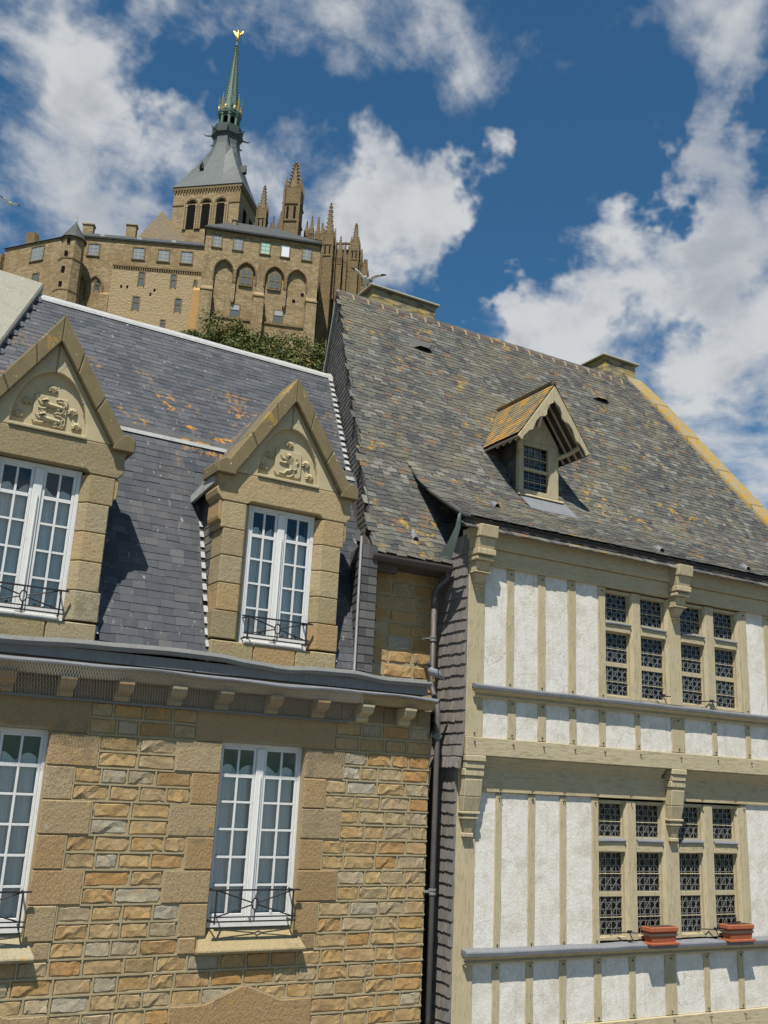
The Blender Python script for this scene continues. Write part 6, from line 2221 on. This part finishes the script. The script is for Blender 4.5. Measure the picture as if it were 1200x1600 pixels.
# nave gable in front of the tower
gm = MB()
def L2C(p, yaw, O):
    """point of another yawed frame expressed in the church frame"""
    a = R(yaw); x = O[0] + p[0] * math.cos(a) - p[1] * math.sin(a); y = O[1] + p[0] * math.sin(a) + p[1] * math.cos(a)
    b = R(-41.5); dx, dy = x - 46.2, y - 168.8
    return (dx * math.cos(b) + dy * math.sin(b), -dx * math.sin(b) + dy * math.cos(b), p[2])
G = lambda *p: L2C(p, -35, (41.9, 159.6))
gm.add([G(-6.2, 0, 98), G(6.6, 0, 98), G(0, 0, 106.6), G(-6.2, 5, 98), G(6.6, 5, 98), G(0, 5, 106.6)], [(0, 1, 2), (5, 4, 3), (0, 2, 5, 3), (1, 4, 5, 2), (0, 3, 4, 1)])
gm.build('nave_gable', MAT['gablestone'], church)
gw = MB(); gw.add([G(-6.2, .2, 56), G(6.6, .2, 56), G(6.6, 5, 56), G(-6.2, 5, 56), G(-6.2, .2, 98), G(6.6, .2, 98), G(6.6, 5, 98), G(-6.2, 5, 98)], [(3, 2, 1, 0), (4, 5, 6, 7), (0, 1, 5, 4), (1, 2, 6, 5), (2, 3, 7, 6), (3, 0, 4, 7)])
gw.build('nave_wall', MAT['abbey'], church)

# choir: body, piers with crocketed pinnacles, flying buttresses, balustrade
C_ = lambda *p: L2C(p, -35, (63.3, 147.0))
def cbox(mb_, u0, u1, w0, w1, z0, z1, rnd=0):
    mb_.hexa([C_(u0, w0, z0), C_(u1, w0, z0), C_(u1, w1, z0), C_(u0, w1, z0), C_(u0, w0, z1), C_(u1, w0, z1), C_(u1, w1, z1), C_(u0, w1, z1)], rnd)
mb = MB(); cbox(mb, -9, 10.2, 5, 17, 56, 102.5)
mb.add([C_(10.2, 5, 56), C_(13.2, 9, 56), C_(13.2, 14, 56), C_(10.2, 17, 56), C_(10.2, 5, 97.5), C_(13.2, 9, 97.5), C_(13.2, 14, 97.5), C_(10.2, 17, 97.5)], [(0, 1, 5, 4), (1, 2, 6, 5), (2, 3, 7, 6), (4, 5, 6, 7)])
mb.build('choir_wall', MAT['abbeydark'], church)
mb = MB(); cbox(mb, 4.6, 13.2, 2.2, 6, 56, 92.5); mb.build('ambulatory', MAT['abbeydark'], church)
mb = MB(); mb.add([C_(-9, 4.6, 102.5), C_(10.4, 4.6, 102.5), C_(10.4, 17, 102.5), C_(-9, 17, 102.5), C_(-9, 11, 105.8), C_(8, 11, 105.8)], [(0, 1, 5, 4), (1, 2, 5), (2, 3, 4, 5), (3, 0, 4)]); mb.build('choir_roof', MAT['abbeyslate'], church)
bal = MB(); u = -9
while u < 10.2:
    cbox(bal, u, u + .16, 4.7, 4.9, 102.5, 103.7); u += .55
cbox(bal, -9, 10.4, 4.6, 5.0, 103.7, 104.0); bal.build('balustrade', MAT['abbeydark'], church)
bal = MB(); u = 5
while u < 12.8:
    cbox(bal, u, u + .16, 2.2, 2.4, 96.2, 97.4); u += .5
cbox(bal, 5, 13, 2.1, 2.5, 97.4, 97.7); cbox(bal, 5, 13, 2.2, 5, 92.4, 96.2); bal.build('balustrade', MAT['abbeydark'], church)


def pinnacle(u, w, hw, zb, zs, zt, crock=7):
    """square pier from zb to zs, crocketed spirelet to zt"""
    m_ = MB(); cbox(m_, u - hw, u + hw, w - hw, w + hw, zb, zs)
    o = m_.build('pinnacle', MAT['abbeydark'], church)
    s = MB(); c = C_(u, w, 0)
    s.lathe([(hw * 1.3, 0), (hw * 1.35, .2), (hw * .82, .3), (hw * .12, (zt - zs) * .93), (hw * .3, (zt - zs) * .95), (.05, zt - zs)], (c[0], c[1], zs), 4, R(45 + 6.5)); s.build('spirelet', MAT['abbeydark'], o)
    k = MB()
    for j in range(4):
        a = R(45 + 6.5 + 90 * j)
        for i in range(crock):
            t = (i + .6) / crock * .9; r_ = hw * (.82 - .72 * t) + hw * .1
            k.lathe([(0, -.12 * hw), (hw * .2, 0), (.05 * hw, .25 * hw)], (c[0] + r_ * math.cos(a), c[1] + r_ * math.sin(a), zs + .35 + (zt - zs - .35) * t), 4)
        # corner gablets
        b = R(6.5 + 90 * j)
        k.lathe([(hw * .28, -.1), (hw * .28, hw * .8), (0, hw * 2.2)], (c[0] + hw * 1.05 * math.cos(a) * 1.1, c[1] + hw * 1.05 * math.sin(a) * 1.1, zs - hw * .4), 4)
    k.build('crockets', MAT['abbeydark'], o)['kind'] = 'stuff'
    if zs - zb > 5:
        for zz_ in (zs - hw * 2.2, zs - hw * 4.5):
            b_ = MB(); cbox(b_, u - hw * 1.12, u + hw * 1.12, w - hw * 1.12, w + hw * 1.12, zz_, zz_ + .25); b_.build('string_course', MAT['abbeydark'], o)
        for sx in (-1, 1):
            pt = MB(); cbox(pt, u + sx * hw * .42 - hw * .13, u + sx * hw * .42 + hw * .13, w - hw * 1.03, w - hw * .9, zs - hw * 4.1, zs - hw * 2.5)
            pt.build('niche', MAT['dark'], o)
            rb = MB(); cbox(rb, u + sx * hw * .92 - hw * .12, u + sx * hw * .92 + hw * .12, w - hw * 1.2, w - hw * .9, zb, zs - hw * .3)
            rb.build('corner_shaft', MAT['abbeydark'], o)
    return o


for u, w, hw_, zb, zs, zt in ((-6.5, 0, .9, 90, 107.6, 113.2), (-.9, 0, 1.55, 90, 111.6, 118.1), (-4.8, 2, .4, 95, 105.2, 108.0), (-3.45, 2, .45, 95, 105.8, 109.0), (2.5, 2, .42, 95, 104.9, 108.1), (4.5, 2, .45, 95, 103.6, 106.6),
                              (6.2, 0, .98, 56, 102.3, 109.5), (8.15, 1.5, .5, 80, 99.6, 103.5), (11.1, 0, .8, 56, 100.8, 105.2), (12.9, 1, .6, 56, 95.6, 98.4), (13.45, 2.2, .5, 56, 92.8, 95.0), (9.4, .5, .3, 90, 98.0, 99.8), (7.4, 2.0, .55, 56, 97.5, 100.5), (9.9, 1.2, .5, 56, 97.0, 101.2), (12.1, 1.8, .55, 56, 97.2, 101.0), (5.2, 1.2, .5, 56, 99.5, 103.5), (13.0, 3.0, .45, 56, 96.5, 99.6), (-8.2, 3, .5, 90, 106.0, 110.2), (-5.6, 3.5, .35, 95, 105.0, 107.6), (-2.6, 3.5, .35, 95, 105.2, 107.8), (1.4, 3.0, .4, 95, 105.0, 107.6), (3.5, 3.2, .5, 90, 104.6, 108.6), (5.4, 3.0, .35, 90, 103.0, 105.8), (7.2, .6, .35, 90, 101.2, 104.6), (8.9, 2.6, .4, 85, 99.8, 103.0), (10.4, .8, .35, 85, 99.2, 102.4), (11.9, .4, .35, 85, 98.4, 101.4)):
    pinnacle(u, w, hw_, zb, zs, zt)
for u, z in ((-6.5, 104), (-.9, 104.5), (3.6, 103), (6.2, 100.5), (11.1, 99)):
    mb = MB()
    for k in range(5):
        t0, t1 = k / 5, (k + 1) / 5
        za, zb = z - 3.2 * (1 - t0) ** 2, z - 3.2 * (1 - t1) ** 2
        a0, a1 = .3 + 5 * t0, .3 + 5 * t1
        mb.hexa([C_(u - .3, a0, za - .5), C_(u + .3, a0, za - .5), C_(u + .3, a1, zb - .5), C_(u - .3, a1, zb - .5), C_(u - .3, a0, za + .7), C_(u + .3, a0, za + .7), C_(u + .3, a1, zb + .7), C_(u - .3, a1, zb + .7)])
    mb.build('flying_buttress', MAT['abbeydark'], church)
for k in range(6):
    mb = MB(); u = -8 + k * 3.1; cbox(mb, u, u + 1.5, 4.95, 5.05, 92, 100.5); mb.build('choir_window', MAT['dark'], church)
for k in range(3):
    mb = MB(); u = 5.4 + k * 2.6; cbox(mb, u + 1.6, u + 2.6, 2.12, 2.25, 84, 90.5); mb.build('choir_window', MAT['dark'], church)


# ================================================================ shrubs on the rock
def shrub(x, y, rx, rz, label, seed):
    r_ = random.Random(seed)
    zb = hill_z(x, y) - .4
    t = thing('shrub', label, 'shrub', (x, y, zb), 0, 'shrubs on the rock below the abbey')
    tr = MB(); tr.tube([(0, 0, -.6), (.1, 0, rz * .5), (.0, .1, rz)], [.22, .16, .05], 6)
    for k in range(4):
        a = r_.uniform(0, 6.28); tr.tube([(0.05, 0, rz * .4), (rx * .6 * math.cos(a), rx * .6 * math.sin(a), rz * (1 + .3 * r_.random()))], [.1, .03], 5)
    tr.build('trunk', MAT['bark'], t)
    cr = MB()
    cl = [(r_.uniform(-.8, .8) * rx, r_.uniform(-.7, .7) * rx, rz * r_.uniform(.35, 1.75), r_.uniform(.35, .62) * rx) for _ in range(14)]
    for i in range(2600):
        cx, cy, cz, cr_ = cl[i % len(cl)]
        d = Vector((r_.gauss(0, 1), r_.gauss(0, 1), r_.gauss(0, 1))).normalized() * cr_ * r_.random() ** .4
        p = Vector((cx, cy, cz)) + Vector((d.x, d.y, d.z * .8))
        if p.z < .0:
            continue
        n = (d.normalized() + Vector((r_.uniform(-.7, .7), r_.uniform(-.7, .7), r_.uniform(-.3, .9)))).normalized()
        a = n.orthogonal().normalized(); b = n.cross(a); s = r_.uniform(.12, .26)
        ang = r_.uniform(0, 6.28); a, b = a * math.cos(ang) + b * math.sin(ang), b * math.cos(ang) - a * math.sin(ang)
        cr.add([p - a * s, p + b * s * .55, p + a * s, p - b * s * .55], [(0, 1, 2, 3)], r_.random())
    cr.build('crown', MAT['leaf'], t, fix=False)


SHR = [(39.3, 125.0, 1.3, 1.5, 'small dark shrub growing at the foot of the rust-stained buttress'), (42.7, 122.8, 2.6, 2.3, 'bright green bushy shrub under the first blind arch'), (44.9, 120.9, 2.3, 2.0, 'rounded green shrub under the second blind arch'), (47.4, 121.1, 2.1, 1.9, 'low olive shrub before the middle buttress'), (49.4, 119.2, 2.5, 2.2, 'dense olive shrub under the third blind arch'), (52.2, 118.0, 2.9, 2.4, 'wide dark shrub under the fourth blind arch'), (54.5, 116.9, 2.3, 2.3, 'brownish shrub beside the last buttress of the hall'), (43.7, 115.0, 2.3, 1.9, 'low dark scrub in front of the olive shrubs'), (47.7, 112.3, 2.6, 2.2, 'tangled dark scrub close above the slate ridge'), (50.7, 109.9, 2.6, 2.3, 'scrubby brown bush next to the timber house gable')]
for i, (x, y, rx, rz, lab) in enumerate(SHR):
    shrub(x, y, rx * 1.6, rz * .85, lab, 900 + i)


# ================================================================ terracotta planters on the sill
def planter(u0, u1, label, extra):
    v0, v1 = VL - .20, VL - .01
    t = thing('planter', label, 'planter', tuple(TW @ Vector(((u0 + u1) / 2, (v0 + v1) / 2, 4.40))), RZ)
    hw_, hd = (u1 - u0) / 2, (v1 - v0) / 2
    b = MB()
    b.hexa([(-hw_ + .03, -hd + .02, 0), (hw_ - .03, -hd + .02, 0), (hw_ - .03, hd - .02, 0), (-hw_ + .03, hd - .02, 0), (-hw_, -hd, .17), (hw_, -hd, .17), (hw_, hd, .17), (-hw_, hd, .17)])
    b.build('trough', MAT['terracotta'], t, bevel=.008)
    r_ = MB(); r_.box(-hw_ - .015, hw_ + .015, -hd - .015, hd + .015, .171, .24); r_.build('rim', MAT['terracotta'], t, bevel=.01)
    s = MB(); s.box(-hw_ - .02, hw_ + .02, -hd - .03, hd + .02, -.012, .02); s.build('saucer', MAT['terracotta'], t, bevel=.005)
    g = MB(); g.box(-hw_ - .004, hw_ + .004, -hd - .004, hd + .004, .115, .14); g.build('band', MAT['gutterwood'], t)
    e = MB(); e.box(-hw_ + .02, hw_ - .02, -hd + .02, hd - .02, .2405, .246); e.build('soil', MAT['bark'], t)
    if extra:
        c = MB(); c.tube([(-.05, -.02, .24), (-.04, -.02, .34)], .012, 5); c.tube([(-.2, 0, .25), (.08, .0, .27)], .012, 5); c.build('dry_stem', MAT['iron'], t)


planter(3.47, 4.01, 'terracotta window box on the sill beside the middle timber post', False)
planter(5.15, 5.69, 'terracotta window box with dry dark stems on the lead sill', True)


# ================================================================ birds
def loft(mb, rings, n=8):
    """rings: (centre, half width vector, half height vector)"""
    vs = []
    for c, a, b in rings:
        for k in range(n):
            t = 2 * math.pi * k / n; vs.append(Vector(c) + Vector(a) * math.cos(t) + Vector(b) * math.sin(t))
    m_ = len(rings)
    mb.add(vs, [(i * n + k, i * n + (k + 1) % n, (i + 1) * n + (k + 1) % n, (i + 1) * n + k) for i in range(m_ - 1) for k in range(n)] + [tuple(range(n - 1, -1, -1)), tuple((m_ - 1) * n + k for k in range(n))])


pg_at = (7.78, 11.84, 7.985)
pig = thing('pigeon', 'grey pigeon perched on the gutter end beside the downpipe', 'bird', pg_at, R(0))
b = MB()      # facing -x; tail to +x
def bring(x, z, hy, hz):
    return ((x, 0, z), (0, hy, 0), (0, 0, hz))
loft(b, [((-.125, 0, .235), (0, .004, 0), (0, 0, .004)), ((-.112, 0, .238), (0, .020, 0), (.004, 0, .019)), ((-.092, 0, .242), (0, .027, 0), (.004, 0, .028)), ((-.074, 0, .225), (0, .024, 0), (.014, 0, .022)), ((-.066, 0, .195), (0, .028, 0), (.026, 0, .014)),
         ((-.058, 0, .160), (0, .045, 0), (.040, 0, .025)), ((-.030, 0, .128), (0, .060, 0), (.030, 0, .048)), ((.02, 0, .108), (0, .062, 0), (.02, 0, .050)), ((.07, 0, .088), (0, .048, 0), (.012, 0, .040)), ((.12, 0, .066), (0, .034, 0), (.006, 0, .020)),
         ((.17, 0, .046), (0, .032, 0), (.003, 0, .008)), ((.21, 0, .030), (0, .034, 0), (0, 0, .004))], 10)
po = b.build('body', MAT['featherGrey'], pig, smooth=True)
hd = MB(); loft(hd, [((-.127, 0, .2355), (0, .004, 0), (0, 0, .004)), ((-.112, 0, .2385), (0, .0215, 0), (.004, 0, .0205)), ((-.092, 0, .2425), (0, .0285, 0), (.004, 0, .0295)), ((-.074, 0, .2255), (0, .0255, 0), (.014, 0, .0235)), ((-.066, 0, .190), (0, .0305, 0), (.028, 0, .0155))], 10)
hd.build('head_feathers', MAT['featherDark'], pig, smooth=True)
for sx in (-1, 1):
    w = MB(); loft(w, [((-.045, sx * .05, .142), (.006, sx * .008, 0), (0, 0, .02)), ((.0, sx * .062, .125), (0, sx * .010, 0), (.01, 0, .042)), ((.07, sx * .052, .098), (0, sx * .010, 0), (.01, 0, .032)), ((.15, sx * .028, .066), (0, sx * .006, 0), (0, 0, .010))], 8)
    w.build('wing', MAT['featherGrey'], pig, smooth=True)
    bar = MB(); bar.tube([(.03, sx * .0725, .148), (.045, sx * .072, .088)], .008, 5); bar.build('wing_bar', MAT['featherDark'], pig)
    lg = MB(); lg.tube([(.0, sx * .022, .075), (.005, sx * .022, .02), (-.002, sx * .022, .002)], .006, 5); lg.tube([(-.03, sx * .022, .003), (.018, sx * .022, .003)], .004, 4); lg.build('leg', MAT['beak'], pig)
    ey = MB(); ey.lathe([(.0, -.004), (.004, 0), (0, .004)], (-.100, sx * .0275, .247), 6); ey.build('eye', MAT['beak'], pig)
bk_ = MB(); bk_.lathe([(.006, 0), (.0, .022)], (0, 0, 0), 6); bo = bk_.build('beak', MAT['featherDark'], pig); bo.location = (-.122, 0, .235); bo.rotation_euler = (0, R(-105), 0)


def gull(loc, rot, span, label, bank):
    t = thing('gull', label, 'bird', loc, rot)
    m_ = MB(); s = span / 1.3
    loft(m_, [((-.30 * s, 0, .01 * s), (0, .004, 0), (0, 0, .004)), ((-.27 * s, 0, .015 * s), (0, .035 * s, 0), (0, 0, .035 * s)), ((-.2 * s, 0, .01 * s), (0, .045 * s, 0), (0, 0, .045 * s)), ((-.08 * s, 0, 0), (0, .07 * s, 0), (0, 0, .07 * s)), ((.08 * s, 0, 0), (0, .065 * s, 0), (0, 0, .06 * s)),
              ((.22 * s, 0, .01 * s), (0, .035 * s, 0), (0, 0, .03 * s)), ((.34 * s, 0, .015 * s), (0, .06 * s, 0), (0, 0, .006 * s))], 10)
    m_.build('body', MAT['featherWhite'], t, smooth=True)
    bk = MB(); bk.tube([(-.29 * s, 0, .01 * s), (-.345 * s, 0, -.002 * s)], [.014 * s, .004 * s], 5); bk.build('beak', MAT['beak'], t)
    for sx in (-1, 1):
        up_ = bank if sx > 0 else bank * .55
        def wp(a, c, th_=0):
            zz_ = a * math.sin(up_) if a < .32 * s else .32 * s * math.sin(up_) + (a - .32 * s) * math.sin(up_ * .75)
            return Vector((c, sx * a * math.cos(up_), .03 * s + zz_ + th_))
        for name, mat, sect in (('wing', 'featherWhite', [(.03, -.10, .10), (.2, -.12, .07), (.32, -.15, .05), (.5, -.08, .06)]), ('wing_tip', 'featherDark', [(.5, -.08, .06), (.6, -.02, .07), (.68, .06, .09)])):
            w = MB(); vs = []
            for a, c0, c1 in sect:
                vs += [wp(a * s, c0 * s, .008 * s), wp(a * s, c1 * s, .004 * s), wp(a * s, c1 * s, -.004 * s), wp(a * s, c0 * s, -.008 * s)]
            k = len(sect)
            w.add(vs, [(i * 4 + j, i * 4 + (j + 1) % 4, i * 4 + 4 + (j + 1) % 4, i * 4 + 4 + j) for i in range(k - 1) for j in range(4)] + [(3, 2, 1, 0), tuple((k - 1) * 4 + j for j in range(4))])
            w.build(name, MAT[mat], t)


gull((11.72, 22.0, 20.2), R(60), 1.25, 'white gull with raised wing gliding over the slate ridge', R(48))
gull((6.03, 60.0, 41.0), R(100), 1.35, 'tiny distant gull flying beside the abbey lodging', R(25))
